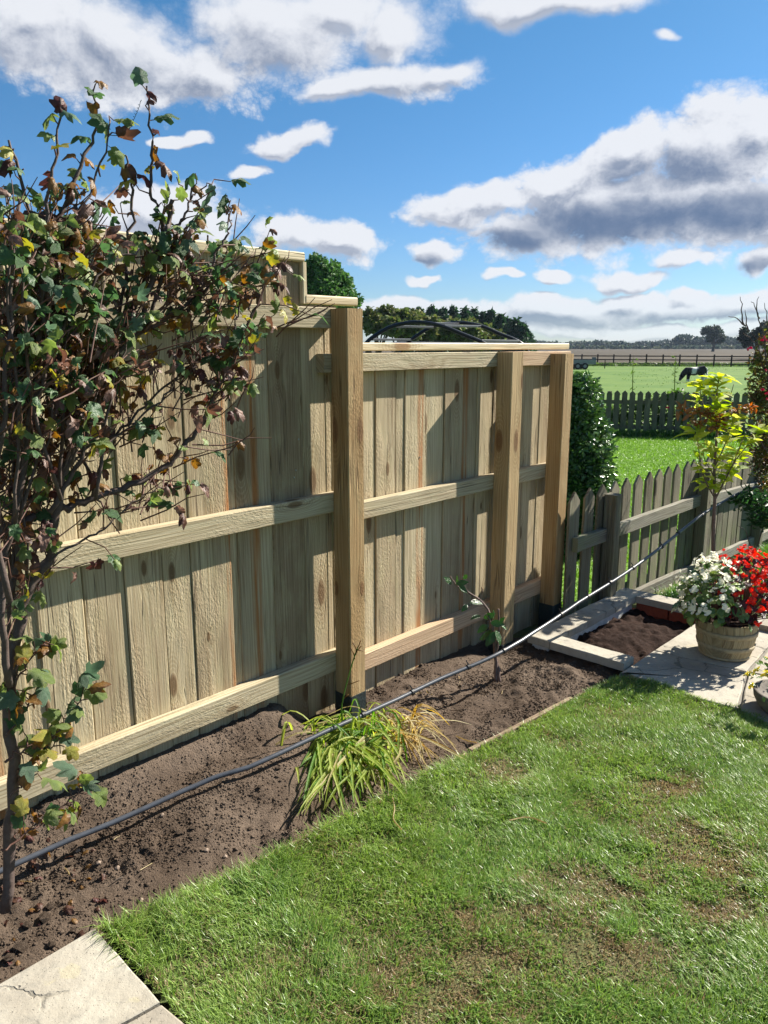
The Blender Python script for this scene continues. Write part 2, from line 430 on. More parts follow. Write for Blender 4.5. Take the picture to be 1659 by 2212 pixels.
M_brick = simple_mat('red_brick', (.30, .065, .03), .85, nscale=45, second=(.20, .04, .02), bstr=.5)
M_render = simple_mat('white_render', (.62, .62, .60), .85, nscale=25, second=(.42, .41, .38), bstr=.7)
M_barrel = timber_mat('barrel_staves', (.42, .345, .205), (.33, .255, .145), (.38, .32, .18), (.15, .1, .05), .5, lines=.35)
M_hoop = simple_mat('barrel_hoop', (.39, .315, .19), .7, nscale=40)
M_bowl = simple_mat('stone_bowl', (.15, .13, .11), .9, nscale=30, bstr=.6)

def stone_mat():
    m, T, b, out = new_mat('sandstone')
    tc = T.n('ShaderNodeTexCoord'); seed = oattr(T, 'seed')
    v = T.vm('ADD', tc.outputs['Object'], T.xyz(T.m('MULTIPLY', seed, 3.3), T.m('MULTIPLY', seed, 1.7), 0))
    n1 = T.noise(v, 3.2, 5, .6); n2 = T.noise(v, 26, 6, .65); n3 = T.noise(v, 140, 3, .6)
    c = T.mix(T.ss(n1, .35, .65), (.40, .37, .305), (.335, .305, .255))
    c = T.mix(T.m('MULTIPLY', T.ss(n2, .5, .72), .6), c, (.24, .225, .195))
    c = T.mix(T.m('MULTIPLY', T.ss(n2, .42, .28), .5), c, (.50, .475, .42))
    pit = T.ss(n3, .62, .72)
    c = T.mix(T.m('MULTIPLY', pit, .55), c, (.17, .155, .13))
    lich = T.ss(T.noise(v, 11, 4, .6), .60, .66)
    c = T.mix(T.m('MULTIPLY', lich, .45), c, (.42, .38, .25))
    crk = T.n('ShaderNodeTexVoronoi', feature='DISTANCE_TO_EDGE'); T.put(crk.inputs['Vector'], T.vm('ADD', T.vm('MULTIPLY', v, (1.0, 1.0, .2)), T.vm('MULTIPLY', T.noise(v, 7, 4, .6, color=True), (.16, .16, 0)))); crk.inputs['Scale'].default_value = 2.6
    ck = T.m('MULTIPLY', T.ss(crk.outputs['Distance'], .014, .003), T.ss(n1, .47, .55))
    c = T.mix(T.m('MULTIPLY', ck, .7), c, (.13, .12, .10))
    c = T.mul(T.m('MULTIPLY', T.ss(T.noise(v, 1.6, 4, .6), .42, .64), .5), c, (.72, .67, .60))
    T.put(b.inputs['Base Color'], c); b.inputs['Roughness'].default_value = .85; b.inputs['Specular IOR Level'].default_value = .2
    bump(T, b, T.m('ADD', T.m('MULTIPLY', n2, 1.0), T.m('ADD', T.m('MULTIPLY', pit, -.5), T.m('MULTIPLY', ck, -.8))), .7, .006)
    return m
M_stone = stone_mat()

def soil_mat(name, a, bcol, pale):
    m, T, b, out = new_mat(name)
    tc = T.n('ShaderNodeTexCoord'); v = tc.outputs['Object']
    n1 = T.noise(v, 2.3, 5, .6); n2 = T.noise(v, 40, 6, .7); n3 = T.noise(v, 170, 4, .65)
    c = T.mix(T.ss(n1, .38, .62), a, bcol)
    c = T.mix(T.m('MULTIPLY', T.ss(n2, .52, .7), .55), c, tuple(x * .55 for x in a))
    c = T.mix(T.m('MULTIPLY', T.ss(n3, .62, .72), .6), c, pale)
    T.put(b.inputs['Base Color'], c); b.inputs['Roughness'].default_value = .95; b.inputs['Specular IOR Level'].default_value = .1
    bump(T, b, T.m('ADD', T.m('MULTIPLY', n2, .8), T.m('MULTIPLY', n3, .6)), 1.0, .013)
    return m
M_soil = soil_mat('garden_soil', (.088, .063, .046), (.145, .108, .081), (.21, .17, .135))
M_compost = soil_mat('dark_compost', (.028, .016, .012), (.042, .024, .018), (.08, .05, .038))

def leaf_mat(name, rough=.45, trans=.35, spec=.4, veins=True, gain=1.0):
    m, T, b, out = new_mat(name)
    c = colattr(T)
    tc = T.n('ShaderNodeTexCoord')
    n = T.noise(tc.outputs['Object'], 38 if veins else 6, 3, .6)
    c = T.mul(T.m('MULTIPLY', T.ss(n, .4, .7), .45), c, (.62, .66, .6))
    T.put(b.inputs['Base Color'], c); b.inputs['Roughness'].default_value = rough; b.inputs['Specular IOR Level'].default_value = spec
    tr = T.n('ShaderNodeBsdfTranslucent')
    hs = T.n('ShaderNodeHueSaturation'); hs.inputs['Saturation'].default_value = 1.15; hs.inputs['Value'].default_value = 1.7 * gain
    T.put(hs.inputs['Color'], c); T.nt.links.new(hs.outputs[0], tr.inputs[0])
    mx = T.n('ShaderNodeMixShader'); mx.inputs[0].default_value = trans
    T.nt.links.new(b.outputs[0], mx.inputs[1]); T.nt.links.new(tr.outputs[0], mx.inputs[2]); T.nt.links.new(mx.outputs[0], out.inputs[0])
    if veins: bump(T, b, T.noise(tc.outputs['Object'], 120, 3, .6), .7, .004)
    return m
M_leaf = leaf_mat('currant_leaf', .46, .34, .36)
M_dull = leaf_mat('withered_leaf', .8, .32, .08)
M_yleaf = leaf_mat('yellow_leaf', .5, .5, .3)
M_gloss = leaf_mat('glossy_leaf', .22, .15, .6)
M_grass = leaf_mat('grass_blade', .38, .32, .40, veins=False)
M_tree = leaf_mat('tree_leaf', .6, .22, .2, veins=False)
M_petal = leaf_mat('petal', .5, .35, .3, veins=False)
M_coat = leaf_mat('animal_coat', .6, 0.0, .3, veins=False)

def ground_mat(name, cols, scale, bstr=.5, streak=None, rough=.9):
    m, T, b, out = new_mat(name)
    tc = T.n('ShaderNodeTexCoord'); v = tc.outputs['Object']
    n1 = T.noise(v, scale, 6, .6); n2 = T.noise(v, scale * 14, 5, .65)
    c = T.mix(T.ss(n1, .35, .65), cols[0], cols[1]); c = T.mix(T.m('MULTIPLY', T.ss(n2, .45, .75), .6), c, cols[2])
    if streak:
        s = T.sep(v)
        k = T.noise(T.xyz(T.m('MULTIPLY', T.m('ADD', s[0], T.m('MULTIPLY', s[1], .5)), .03), T.m('MULTIPLY', s[1], .16), 0), 1.0, 5, .65)
        c = T.mix(T.m('MULTIPLY', T.ss(k, .56, .68), .6), c, streak)
    T.put(b.inputs['Base Color'], c); b.inputs['Roughness'].default_value = rough; b.inputs['Specular IOR Level'].default_value = .15
    bump(T, b, n2, bstr, .05)
    return m
M_pasture = ground_mat('pasture_grass', ((.075, .145, .024), (.115, .185, .036), (.06, .115, .02)), .30, .25)
M_nlawn = ground_mat('mown_grass', ((.115, .22, .03), (.145, .255, .04), (.075, .155, .022)), .8, .6)
M_turf = ground_mat('turf_thatch', ((.10, .135, .040), (.15, .135, .065), (.07, .09, .03)), 3.0, .8)
M_arable = ground_mat('bare_field', ((.048, .036, .021), (.066, .049, .029), (.032, .025, .016)), .03, .4, streak=(.15, .125, .065))
M_far = ground_mat('distant_land', ((.05, .09, .03), (.08, .11, .04), (.04, .06, .02)), .01, .2)

# ------------------------------------------------------------------ ground
def sheet(name, pts, z, mat, kind='structure'):
    V = [(p[0], p[1], z) for p in pts]
    me = bpy.data.meshes.new(name); me.from_pydata(V, [], [list(range(len(V)))]); me.update()
    return obj(name, me, mat, kind=kind)
sheet('ground', [(-690, -60), (690, -60), (690, 690), (-690, 690)], -.42, M_far)
sheet('pasture', [(-160, 4), (200, 4), (200, 66), (-160, 92)], -.32, M_pasture)
sheet('arable_field', [(-400, 118), (200, 66.0), (420, 60), (420, 560), (-400, 560)], -.315, M_arable)

def grid_mesh(name, xs, ys, zf, to_world, mat, keep=None, kind='structure', smooth=True):
    A, B = np.meshgrid(xs, ys, indexing='ij')
    W = to_world(A.ravel(), B.ravel()); z = zf(A.ravel(), B.ravel())
    V = np.column_stack([W[0], W[1], z])
    nx, ny = len(xs), len(ys)
    i, j = np.meshgrid(np.arange(nx - 1), np.arange(ny - 1), indexing='ij'); i = i.ravel(); j = j.ravel()
    q = np.column_stack([i * ny + j, (i + 1) * ny + j, (i + 1) * ny + j + 1, i * ny + j + 1])
    if keep is not None:
        cx = (A[:-1, :-1] + A[1:, 1:]).ravel() / 2; cy = (B[:-1, :-1] + B[1:, 1:]).ravel() / 2
        q = q[keep(cx, cy)]
    return obj(name, mesh_np(name, V, None, q, smooth=smooth), mat, kind=kind)
UNW = lambda u, n: (P1[0] + FU[0] * u + FN[0] * n, P1[1] + FU[1] * u + FN[1] * n)
garden_z = lambda u, n: -.06 - .06 * np.clip(u - 2.5, 0, 3.4)
# sloping strip of the garden beyond the paving
grid_mesh('garden_ground', np.linspace(-4, 9, 40), np.linspace(-.19, 6, 20), lambda u, n: garden_z(u, n) - .05, UNW, M_turf)
# next door's lawn, behind the fences
nl = [PF(-8, -.20), PF(9, -.20), np.array([16, 15.7, 0]), np.array([-9, 20.2, 0])]
sheet('neighbour_lawn', nl, -.30, M_nlawn)

# soil bed: mounded towards the fence on the left
def bed_z(u, n):
    m = np.maximum(.145 * sstep(.02, -.13, n), .085 * sstep(-1.6, -.6, u) * sstep(.55, .10, n)) * sstep(-.13, -.33, u) * (0.85 + .3 * vnoise(u * 2.3 + 5, n * 3))
    z = -.035 + m
    z += .030 * (fbm(u * 3.1 + 3, n * 3.1, 4) - .5)
    rough = sstep(.35, .62, fbm(u * 2.2 + 31, n * 2.6 + 8, 3))
    z += (.010 + .030 * rough) * (fbm(u * 24, n * 24, 4, .65) - .5)
    z += .016 * (fbm(u * 9 + 40, n * 9, 3) - .5) * (.4 + rough)
    for (a, b_, r1, r2, dpt) in ((-.93, .52, .17, .07, .022), (-1.32, .56, .18, .07, .02), (-.62, .42, .13, .06, .016), (.55, .42, .16, .07, .014), (1.0, .43, .14, .09, .012)):   # boot prints
        dd = ((u - a) / r1) ** 2 + ((n - b_) / r2) ** 2
        z += -dpt * np.exp(-dd * dd) + .010 * np.exp(-((np.sqrt(dd) - 1.35) / .25) ** 2)
    z -= .05 * np.exp(-(((u - .05) / .12) ** 2 + ((n + .02) / .12) ** 2)) + .06 * np.exp(-(((u - 1.22) / .14) ** 2 + ((n + .05) / .1) ** 2))
    return z
E0, E1 = np.array([-.837, 1.81]), np.array([1.216, 3.687])      # line of the lawn edging
ED = (E1 - E0) / np.linalg.norm(E1 - E0); EN = np.array([ED[1], -ED[0]])
def edge_d(x, y): return (x - E0[0]) * EN[0] + (y - E0[1]) * EN[1]   # > 0 on the lawn side
def bed_keep(u, n):
    x, y = UNW(u, n); return (edge_d(x, y) < .012)
soil = grid_mesh('soil_bed', np.arange(-2.3, 1.42, .011), np.arange(-.185, .95, .011), bed_z, UNW, M_soil, bed_keep)

# lawn base
LP = [(-.825, 1.925)] + [tuple(E0 + ED * t) for t in (.3, 1.2, 2.2)] + [tuple(gp(1340, 1455)[:2]), tuple(gp(1410, 1470)[:2]), tuple(gp(1480, 1497)[:2]), tuple(gp(1540, 1512)[:2]), tuple(gp(1600, 1527)[:2]), tuple(gp(1659, 1556)[:2]),
      (2.05, 3.0), (2.6, 2.4), (2.4, .8), (.3, .8), (-.2, 1.36), (-.484, 1.60)]
LP = np.array(LP)
def inpoly(x, y, P):
    c = np.zeros(len(x), bool); j = len(P) - 1
    for i in range(len(P)):
        k = ((P[i][1] > y) != (P[j][1] > y)) & (x < (P[j][0] - P[i][0]) * (y - P[i][1]) / (P[j][1] - P[i][1] + 1e-12) + P[i][0])
        c ^= k; j = i
    return c
lawn_z = lambda x, y: .012 * (fbm(x * 2 + 50, y * 2 + 50, 3) - .5) - .012
grid_mesh('lawn', np.arange(-1.0, 2.7, .03), np.arange(.8, 3.9, .03), lawn_z, lambda x, y: (x, y), M_turf, lambda x, y: inpoly(x, y, LP) & (edge_d(x, y) > .0))

# ------------------------------------------------------------------ grass
BROWN = [(1530, 1830, 130, 60), (1340, 1915, 150, 50), (1180, 1990, 110, 40), (1000, 1985, 150, 30), (830, 2090, 130, 60), (1130, 2080, 200, 50), (850, 2170, 130, 45), (1560, 1950, 100, 40), (1300, 2050, 160, 40), (700, 1830, 70, 28), (640, 2050, 60, 30), (1090, 1660, 60, 22), (1450, 1690, 80, 24), (950, 2140, 200, 60)]
def brown_amt(x, y):
    # pixel-free: ellipses given in metres round the bare patches of the lawn
    s = np.zeros(len(x))
    for (px, py, rx, ry) in BROWN:
        c = gp(px, py); e = gp(px + rx, py); g = gp(px, py - ry)
        a = (x - c[0]) / (e[0] - c[0]); b = (y - c[1]) / (g[1] - c[1])
        s = np.maximum(s, np.exp(-(a * a + b * b)))
    return s
def blades(name, X, Y, Z, h, w, lean, col, mat, seg=2, kind='stuff', dirs=None):
    n = len(X)
    th = rng.uniform(0, 2 * np.pi, n) if dirs is None else dirs
    dx, dy = np.cos(th), np.sin(th)
    tw = th + np.pi / 2 + rng.normal(0, .5, n)
    wx, wy = np.cos(tw) * w / 2, np.sin(tw) * w / 2
    V = np.zeros((n, 5, 3)); 
    f = .55
    for k, (t, ww) in enumerate(((0, 1.0), (0, 1.0), (f, .8), (f, .8), (1.0, 0))):
        s = -1 if k in (0, 2) else 1
        if k == 4: s = 0
        bend = lean * (t ** 1.7)
        V[:, k, 0] = X + dx * bend * h + s * wx * ww
        V[:, k, 1] = Y + dy * bend * h + s * wy * ww
        V[:, k, 2] = Z + h * t * np.sqrt(np.maximum(1 - (lean * .72 * t) ** 2, .06))
    base = (np.arange(n) * 5)[:, None]
    q = base + np.array([0, 1, 3, 2]); t = base + np.array([2, 3, 4])
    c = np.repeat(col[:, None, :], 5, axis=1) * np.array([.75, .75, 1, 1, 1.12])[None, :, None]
    me = mesh_np(name, V.reshape(-1, 3), t, q, c.reshape(-1, 3))
    return obj(name, me, mat, kind=kind)
def lawn_grass():
    N = 820000
    x = rng.uniform(-.9, 2.3, N); y = rng.uniform(1.25, 3.75, N)
    ang = np.abs(x) / y
    ok = inpoly(x, y, LP) & (ang < .69) & (y > 1.28)
    x, y = x[ok], y[ok]
    br = brown_amt(x, y); clump = fbm(x * 9, y * 9, 3); big = fbm(x * 1.7 + 9, y * 1.7, 3); patch = fbm(x * 4 + 20, y * 4 + 3, 3)
    dry = np.clip(br * (.35 + 1.1 * sstep(.42, .62, fbm(x * 13 + 3, y * 13, 3))) + (patch - .58) * 1.2, 0, 1)
    keep = rng.random(len(x)) < np.clip(.62 + (clump - .5) * 2.0 - dry * .22, .25, .97)
    x, y, dry, clump, big, patch = [a[keep] for a in (x, y, dry, clump, big, patch)]
    n = len(x)
    ed = edge_d(x, y)
    lush = sstep(.22, .0, ed) * sstep(1.0, -.35, x)        # longer along the soil at the near end
    h = rng.uniform(.018, .040, n) * (.8 + .6 * (clump - .3)) * (1 - .5 * dry) * (1 + .9 * lush)
    w = rng.uniform(.0018, .0038, n)
    lean = rng.uniform(.3, 1.25, n)
    flow = fbm(x * 2.2 + 70, y * 2.2 + 40, 2) * 4 * np.pi
    dirs = np.where(rng.random(n) < .55, flow + rng.normal(0, .7, n), rng.uniform(0, 2 * np.pi, n))
    g1 = np.array([.155, .255, .045]); g2 = np.array([.285, .385, .105]); g3 = np.array([.105, .215, .05]); br1 = np.array([.36, .28, .16]); br2 = np.array([.22, .155, .08])
    t = rng.random((n, 1)); c = g1 * (1 - t) + g2 * t
    m = (big[:, None] > .5) & (rng.random((n, 1)) < .5); c = np.where(m, c * .5 + g3 * .5, c)
    isdry = rng.random(n) < np.clip(dry * .85 + .05, 0, .9)
    k = rng.random((n, 1)); c = np.where(isdry[:, None], br1 * (1 - k) + br2 * k, c)
    c *= rng.uniform(.8, 1.15, (n, 1))
    print('grass', n)
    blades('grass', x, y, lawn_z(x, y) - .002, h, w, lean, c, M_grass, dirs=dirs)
lawn_grass()
def patch_grass(name, x, y, z, h0, h1, w0, w1, c1, c2, lmax=1.0):
    n = len(x); t = rng.random((n, 1))
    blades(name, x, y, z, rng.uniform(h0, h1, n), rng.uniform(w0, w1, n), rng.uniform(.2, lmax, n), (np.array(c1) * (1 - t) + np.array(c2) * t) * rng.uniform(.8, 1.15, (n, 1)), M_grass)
# sloping grass behind the planter and beyond the paving
u = rng.uniform(2.56, 6.5, 60000); n = rng.uniform(.12, 2.4, 60000)
ok = (n > .22 - .02 * (u - 2.5)) & ((u > 3.4) | (n < .75))
u, n = u[ok], n[ok]; X, Y = UNW(u, n)
patch_grass('rough_grass', X, Y, garden_z(u, n) - .05, .04, .12, .004, .008, (.07, .17, .025), (.13, .25, .04))
# next door's lawn
N = 150000
X = rng.uniform(1.0, 10.5, N); Y = 5.5 + 11.6 * rng.random(N) ** 1.0
u, n = UN(X, Y); ok = (n < -.25) & (X / Y < .56) & (X / Y > .16) & (Y < 17.4 - .045 * (X - 4))
X, Y = X[ok], Y[ok]
patch_grass('neighbour_grass', X, Y, np.full(len(X), -.302), .02, .05, .006, .014, (.125, .235, .03), (.18, .31, .05))
X = rng.uniform(3.3, 9.5, 9000); Y = 17.28 - .155 * (X - 4.3) + rng.normal(-.22, .12, 9000)
patch_grass('fence_line_grass', X, Y, np.full(len(X), -.302), .06, .20, .008, .016, (.045, .12, .018), (.08, .17, .025))
X = rng.uniform(4, 45, 16000); Y = 79 - .0433 * (X - 10) * 2 + rng.normal(-1.2, .6, 16000)
patch_grass('field_margin_grass', X, Y, np.full(len(X), -.32), .1, .45, .03, .08, (.06, .12, .025), (.13, .19, .05))

X = 3 + 36 * rng.random(9000); Y = 19 + 56 * rng.random(9000); ok = (X / Y < .55) & (X / Y > .2) & (fbm(X * .4, Y * .25, 3) > .52); X, Y = X[ok], Y[ok]
patch_grass('pasture_tufts', X, Y, np.full(len(X), -.322), .02, .07, .02, .05, (.075, .15, .025), (.10, .18, .03))

# ------------------------------------------------------------------ clods and stones
def clods():
    N = 170000
    u = rng.uniform(-2.0, 1.36, N); n = rng.uniform(-.17, .95, N)
    x, y = UNW(u, n)
    dens = sstep(.34, .56, fbm(u * 2.2 + 31, n * 2.6 + 8, 3)) * sstep(.36, .62, fbm(u * 7 + 3, n * 7, 3)) + .06 + .35 * sstep(-.9, -1.5, u) * sstep(.35, .6, fbm(u * 6, n * 6, 2)) + .5 * sstep(.10, .0, np.abs(n - .12 - .13 * (u + .9)))  * sstep(-.2, -.4, u)
    ok = (edge_d(x, y) < -.01) & (rng.random(N) < dens)
    u, n, x, y = u[ok], n[ok], x[ok], y[ok]; N = len(u)
    r = .0012 + .0055 * rng.random(N) ** 3.0 + .006 * (rng.random(N) < .012)
    z = bed_z(u, n)
    D = np.array([(1, 0, 0), (-1, 0, 0), (0, 1, 0), (0, -1, 0), (0, 0, 1), (0, 0, -1.)])
    F = np.array([(0, 2, 4), (2, 1, 4), (1, 3, 4), (3, 0, 4), (2, 0, 5), (1, 2, 5), (3, 1, 5), (0, 3, 5)])
    V = D[None] * rng.uniform(.6, 1.25, (N, 6, 1)) * r[:, None, None]
    a = rng.uniform(0, 6.28, N); ca, sa = np.cos(a), np.sin(a)
    Vx = V[:, :, 0] * ca[:, None] - V[:, :, 1] * sa[:, None]; Vy = V[:, :, 0] * sa[:, None] + V[:, :, 1] * ca[:, None]
    V = np.stack([Vx + x[:, None], Vy + y[:, None], V[:, :, 2] * .6 + (z + r * .12)[:, None]], axis=2)
    T = (np.arange(N) * 6)[:, None, None] + F[None]
    print('clods', N)
    obj('soil_clods', mesh_np('soil_clods', V.reshape(-1, 3), T.reshape(-1, 3), smooth=True), M_soil, kind='stuff')
clods()
def lump(seed, sub=1):
    bm = bmesh.new(); bmesh.ops.create_icosphere(bm, subdivisions=sub, radius=1.0)
    r = random.Random(seed)
    for v in bm.verts: v.co *= r.uniform(.72, 1.15); v.co.z *= .7
    me = bpy.data.meshes.new('lump'); bm.to_mesh(me); bm.free(); return me
M_stn = simple_mat('flint_pebble', (.27, .20, .15), .8, nscale=60)
M_clod = M_soil
lumps = [lump(i) for i in range(6)]; slumps = [lump(40 + i) for i in range(4)]
for l in lumps: l.materials.append(M_clod)
for l in slumps: l.materials.append(M_stn)
for (px, py, s, st) in [(96, 1985, .021, 0), (158, 2012, .012, 0), (60, 2000, .016, 0), (108, 1962, .016, 0), (415, 1790, .012, 0), (168, 1840, .010, 1), (253, 1870, .011, 1), (213, 1866, .010, 1), (486, 1852, .010, 1), (790 * .4 + 0, 1830, .012, 0), (446, 1838, .010, 1), (388, 1802, .013, 0), (262, 1780, .012, 0), (305, 1946, .009, 1), (540, 1792, .010, 0),
                      (220, 1702, .016, 0), (245, 1690, .012, 0), (150, 1870, .012, 0), (45, 2050, .022, 0), (20, 2075, .018, 0), (110, 2045, .016, 0), (350, 1762, .010, 1), (560, 1700, .011, 0), (600, 1660, .012, 0)]:
    g = gp(px, py, -.02); uu, nn = UN(g[0], g[1]); z = float(bed_z(np.array([uu]), np.array([nn]))[0])
    # follow the ray down to the real soil height
    for _ in range(3): g = gp(px, py, z); uu, nn = UN(g[0], g[1]); z = float(bed_z(np.array([uu]), np.array([nn]))[0])
    me = random.choice(slumps if st else lumps)
    obj('stone' if st else 'clod', me, None, soil, Matrix.Translation((g[0], g[1], z + s * .3)) @ Matrix.Rotation(random.uniform(0, 6), 4, 'Z') @ Matrix.Scale(s, 4))

# ------------------------------------------------------------------ the new timber fence
def timber(name, parent, w, t, L, M, mat, tint=None, stain=0.0, seg=2, jit=.0012, ch=.003):
    o = obj(name, bar(w, t, L, seg, ch, jit), mat, parent, M)
    o['seed'] = random.uniform(0, 40); o['tint'] = random.random() if tint is None else tint; o['stain'] = stain
    return o
def up(u, n, z, yaw=0.0):        # local x along fence, y into the fence (away from garden), z up
    c, s = math.cos(yaw), math.sin(yaw)
    x = FU * c - FN * s; y = np.cross(UPZ, x)
    return basis(PF(u, n, z), x, y, UPZ)
def along(u, n, z):              # length along +u ; local x = up, y = towards the fence
    return basis(PF(u, n, z), UPZ, -FN, FU) if np.dot(np.cross(UPZ, -FN), FU) > 0 else basis(PF(u, n, z), UPZ, FN, FU)
fence = thing('timber_fence', 'tall new pine board fence with square posts beside the soil bed', 'fence', PF(0, -.15))
BF = -.15
ed1 = [-2.35, -2.19, -2.03, -1.87, -1.74, -1.62, -1.487, -1.347, -1.292, -1.13, -.973, -.82, -.696, -.509, -.477, -.353, -.294, -.115]
tints1 = [.4, .6, .3, .5, .4, .5, .35, .25, .2, .45, .4, .35, .45, .1, .55, .35, .95]
stains1 = {5: .6, 6: -.6, 12: .85, 13: -.1, 3: .5, 14: .2}
for i in range(len(ed1) - 1):
    a, b_ = ed1[i], ed1[i + 1]; narrow = b_ - a < .07
    off = (.006 if narrow else (i % 2) * .004)
    timber('board', fence, b_ - a + (.02 if narrow else -.0028), .021, 2.05, up((a + b_) / 2, BF - .0105 - off, -.06, random.uniform(-.016, .016)), M_board, tints1[i % len(tints1)], stains1.get(i, 0))
for a, b_, tn in ((-.115, .018, .45), (.018, .052, .4), (.055, .097, .4)):
    timber('board', fence, b_ - a - .002, .016, 1.875, up((a + b_) / 2, BF - .008, -.06, random.uniform(-.01, .01)), M_board, tn)
ed2 = [.10, .21, .337, .481, .545, .703, .854, 1.01, 1.14, 1.17, 1.29, 1.41, 1.52, 1.621, 1.777, 1.90, 2.03]
tints2 = [.2, .15, .5, .35, .15, .3, .55, .5, .45, .15, .4, .45, .5, .3, .4, .3]
for i in range(len(ed2) - 1):
    a, b_ = ed2[i], ed2[i + 1]
    timber('board', fence, b_ - a - .0028, .021, 1.93, up((a + b_) / 2, BF - .0105 - (i % 2) * .004, -.32, random.uniform(-.015, .015)), M_board, tints2[i], {4: .3, 7: -.5}.get(i, 0))
def rail(u0, u1, zb, h=.085, t=.05, mat=None, tint=None):
    o = timber('rail', fence, h, t, u1 - u0, along(u0, BF + t / 2, zb + h / 2), mat or M_rail, tint, seg=3, jit=.0015)
    return o
rail(-2.4, .045, 1.718); rail(-2.4, .05, .925, tint=.35); rail(-2.4, .05, .172, h=.092, tint=.3)
rail(-.03, 1.25, 1.535, .08, tint=.45); rail(1.252, 2.03, 1.535, .08, mat=M_pink, tint=.3)
rail(.055, 1.25, .862, .08, tint=.4); rail(1.252, 2.03, .862, .08, tint=.5)
rail(.055, 1.25, .108, .088, mat=M_pink, tint=.2); rail(1.252, 2.03, .118, .088, mat=M_pink, tint=.3)
def post(uc, zt, w=.1, tint=.4, sleeve=.07):
    o = timber('post', fence, w, .1, zt + .25, up(uc, -.0505, -.25), M_post, tint, seg=3, jit=.001, ch=.004)
    s = obj('post_sleeve', bar(w + .008, .108, sleeve + .25, 1, .006), M_bitumen, o, up(uc, -.0505, -.251))
post(.058, 1.80, .097, .45, .075); post(1.294, 1.615, .11, .15, -.04); post(1.84, 1.602, .1, .55, .06)
def cap(u0, u1, zb, h=.036, d=.055):
    timber('capping', fence, h, d, u1 - u0, along(u0, BF - .004, zb + h / 2), M_pale, .2, seg=1, jit=.0006, ch=.005)
cap(-2.4, -.103, 1.982); cap(-.098, .20, 1.818); cap(.206, 2.05, 1.626)
timber('end_trim', fence, .022, .05, .163, up(-.101, BF - .004, 1.818), M_pale, .2, jit=.0004)
# a bright knot ring, a screw head and a few nails in the boards
M_nail = simple_mat('zinc_nail', (.5, .52, .52), .35, .8)
def screw(u, z, r):
    th = np.arange(8) * math.pi / 4
    V = np.vstack([np.column_stack([np.cos(th) * r, np.full(8, 0.0), np.sin(th) * r]), np.column_stack([np.cos(th) * r * .7, np.full(8, -.003), np.sin(th) * r * .7])])
    q = [(i, (i + 1) % 8, 8 + (i + 1) % 8, 8 + i) for i in range(8)]
    t = [(8, 8 + i, 8 + i + 1) for i in range(1, 7)]
    obj('screw', mesh_np('screw', V, t, q), M_nail, fence, up(u, BF + .001, z))
for (u_, z_, r_) in ((-.66, 1.655, .011), (-.16, 1.13, .004), (-.17, .93 + .17, .004), (-.14, 1.26, .004), (.66, 1.1, .004), (.15, 1.3, .003)): screw(u_, z_, r_)

# ------------------------------------------------------------------ picket fences
def picket_mesh(w, t, h, seed):
    r = random.Random(seed); tip = w * .5
    pr = [(-w / 2, 0), (w / 2, 0), (w / 2 + r.uniform(-.002, .002), h - tip), (r.uniform(-.005, .005), h), (-w / 2 + r.uniform(-.002, .002), h - tip)]
    V = [(x, -t / 2, z) for x, z in pr] + [(x, t / 2, z) for x, z in pr]
    me = bpy.data.meshes.new('picket')
    me.from_pydata(V, [], [(0, 1, 2, 3, 4), (9, 8, 7, 6, 5)] + [(i, 5 + i, 5 + (i + 1) % 5, (i + 1) % 5) for i in range(5)]); me.update()
    bm = bmesh.new(); bm.from_mesh(me); bmesh.ops.recalc_face_normals(bm, faces=bm.faces)
    bmesh.ops.bevel(bm, geom=[e for e in bm.edges], offset=.003, segments=1, affect='EDGES'); bm.to_mesh(me); bm.free()
    return me
def pf_base(u): return -.045 - .052 * min(max(u - 2.2, 0), 3.4)
pf = thing('picket_fence', 'weathered grey picket fence with green algae running on from the new fence', 'fence', PF(3.2, .03, -.1))
pkm = [picket_mesh(.122, .018, .985, i) for i in range(5)]
us = [1.90, 2.077, 2.27, 2.447, 2.612, 2.796, 2.965, 3.13, 3.302, 3.465, 3.63, 3.79, 3.93, 4.07, 4.20, 4.33, 4.46, 4.59, 4.72, 4.85, 4.98, 5.11, 5.24, 5.37, 5.5, 5.64, 5.78, 5.92, 6.06, 6.2, 6.34]
for i, u_ in enumerate(us):
    top = .775 - max(0, u_ - 3.9) * .045
    Mx = up(u_, .045 + random.uniform(-.003, .003), top - .985) @ Matrix.Rotation(random.uniform(-.02, .02), 4, 'Y')
    o = obj('picket', pkm[i % 5], M_grey, pf, Mx)
    o['seed'] = random.uniform(0, 40); o['tint'] = random.uniform(.1, .9); o['stain'] = 0.0
def prail(par, u0, u1, zt0, zt1, n, h=.088, t=.04):
    a = PF(u0, n, zt0 - h / 2); b_ = PF(u1, n, zt1 - h / 2); d = b_ - a; L = np.linalg.norm(d); d /= L
    x = UPZ - d * np.dot(UPZ, d); x /= np.linalg.norm(x)
    timber('rail', par, h, t, L, basis(a, x, np.cross(d, x), d), M_greyrail, None, seg=3, jit=.002)
prail(pf, 1.88, 2.30, .493, .49, .077); prail(pf, 2.30, 3.86, .49, .484, .077); prail(pf, 3.94, 5.35, .46, .40, .077); prail(pf, 5.35, 6.5, .40, .35, .077)
prail(pf, 1.9, 3.86, -.035, -.09, .077); prail(pf, 3.94, 5.35, -.095, -.13, .077); prail(pf, 5.35, 6.5, -.13, -.17, .077)
for u_, zt in ((2.30, .712), (3.90, .70), (5.35, .62)):
    timber('post', pf, .085, .085, zt + .5, up(u_, .105, -.5), M_grey, .55, seg=2, jit=.002, ch=.006)

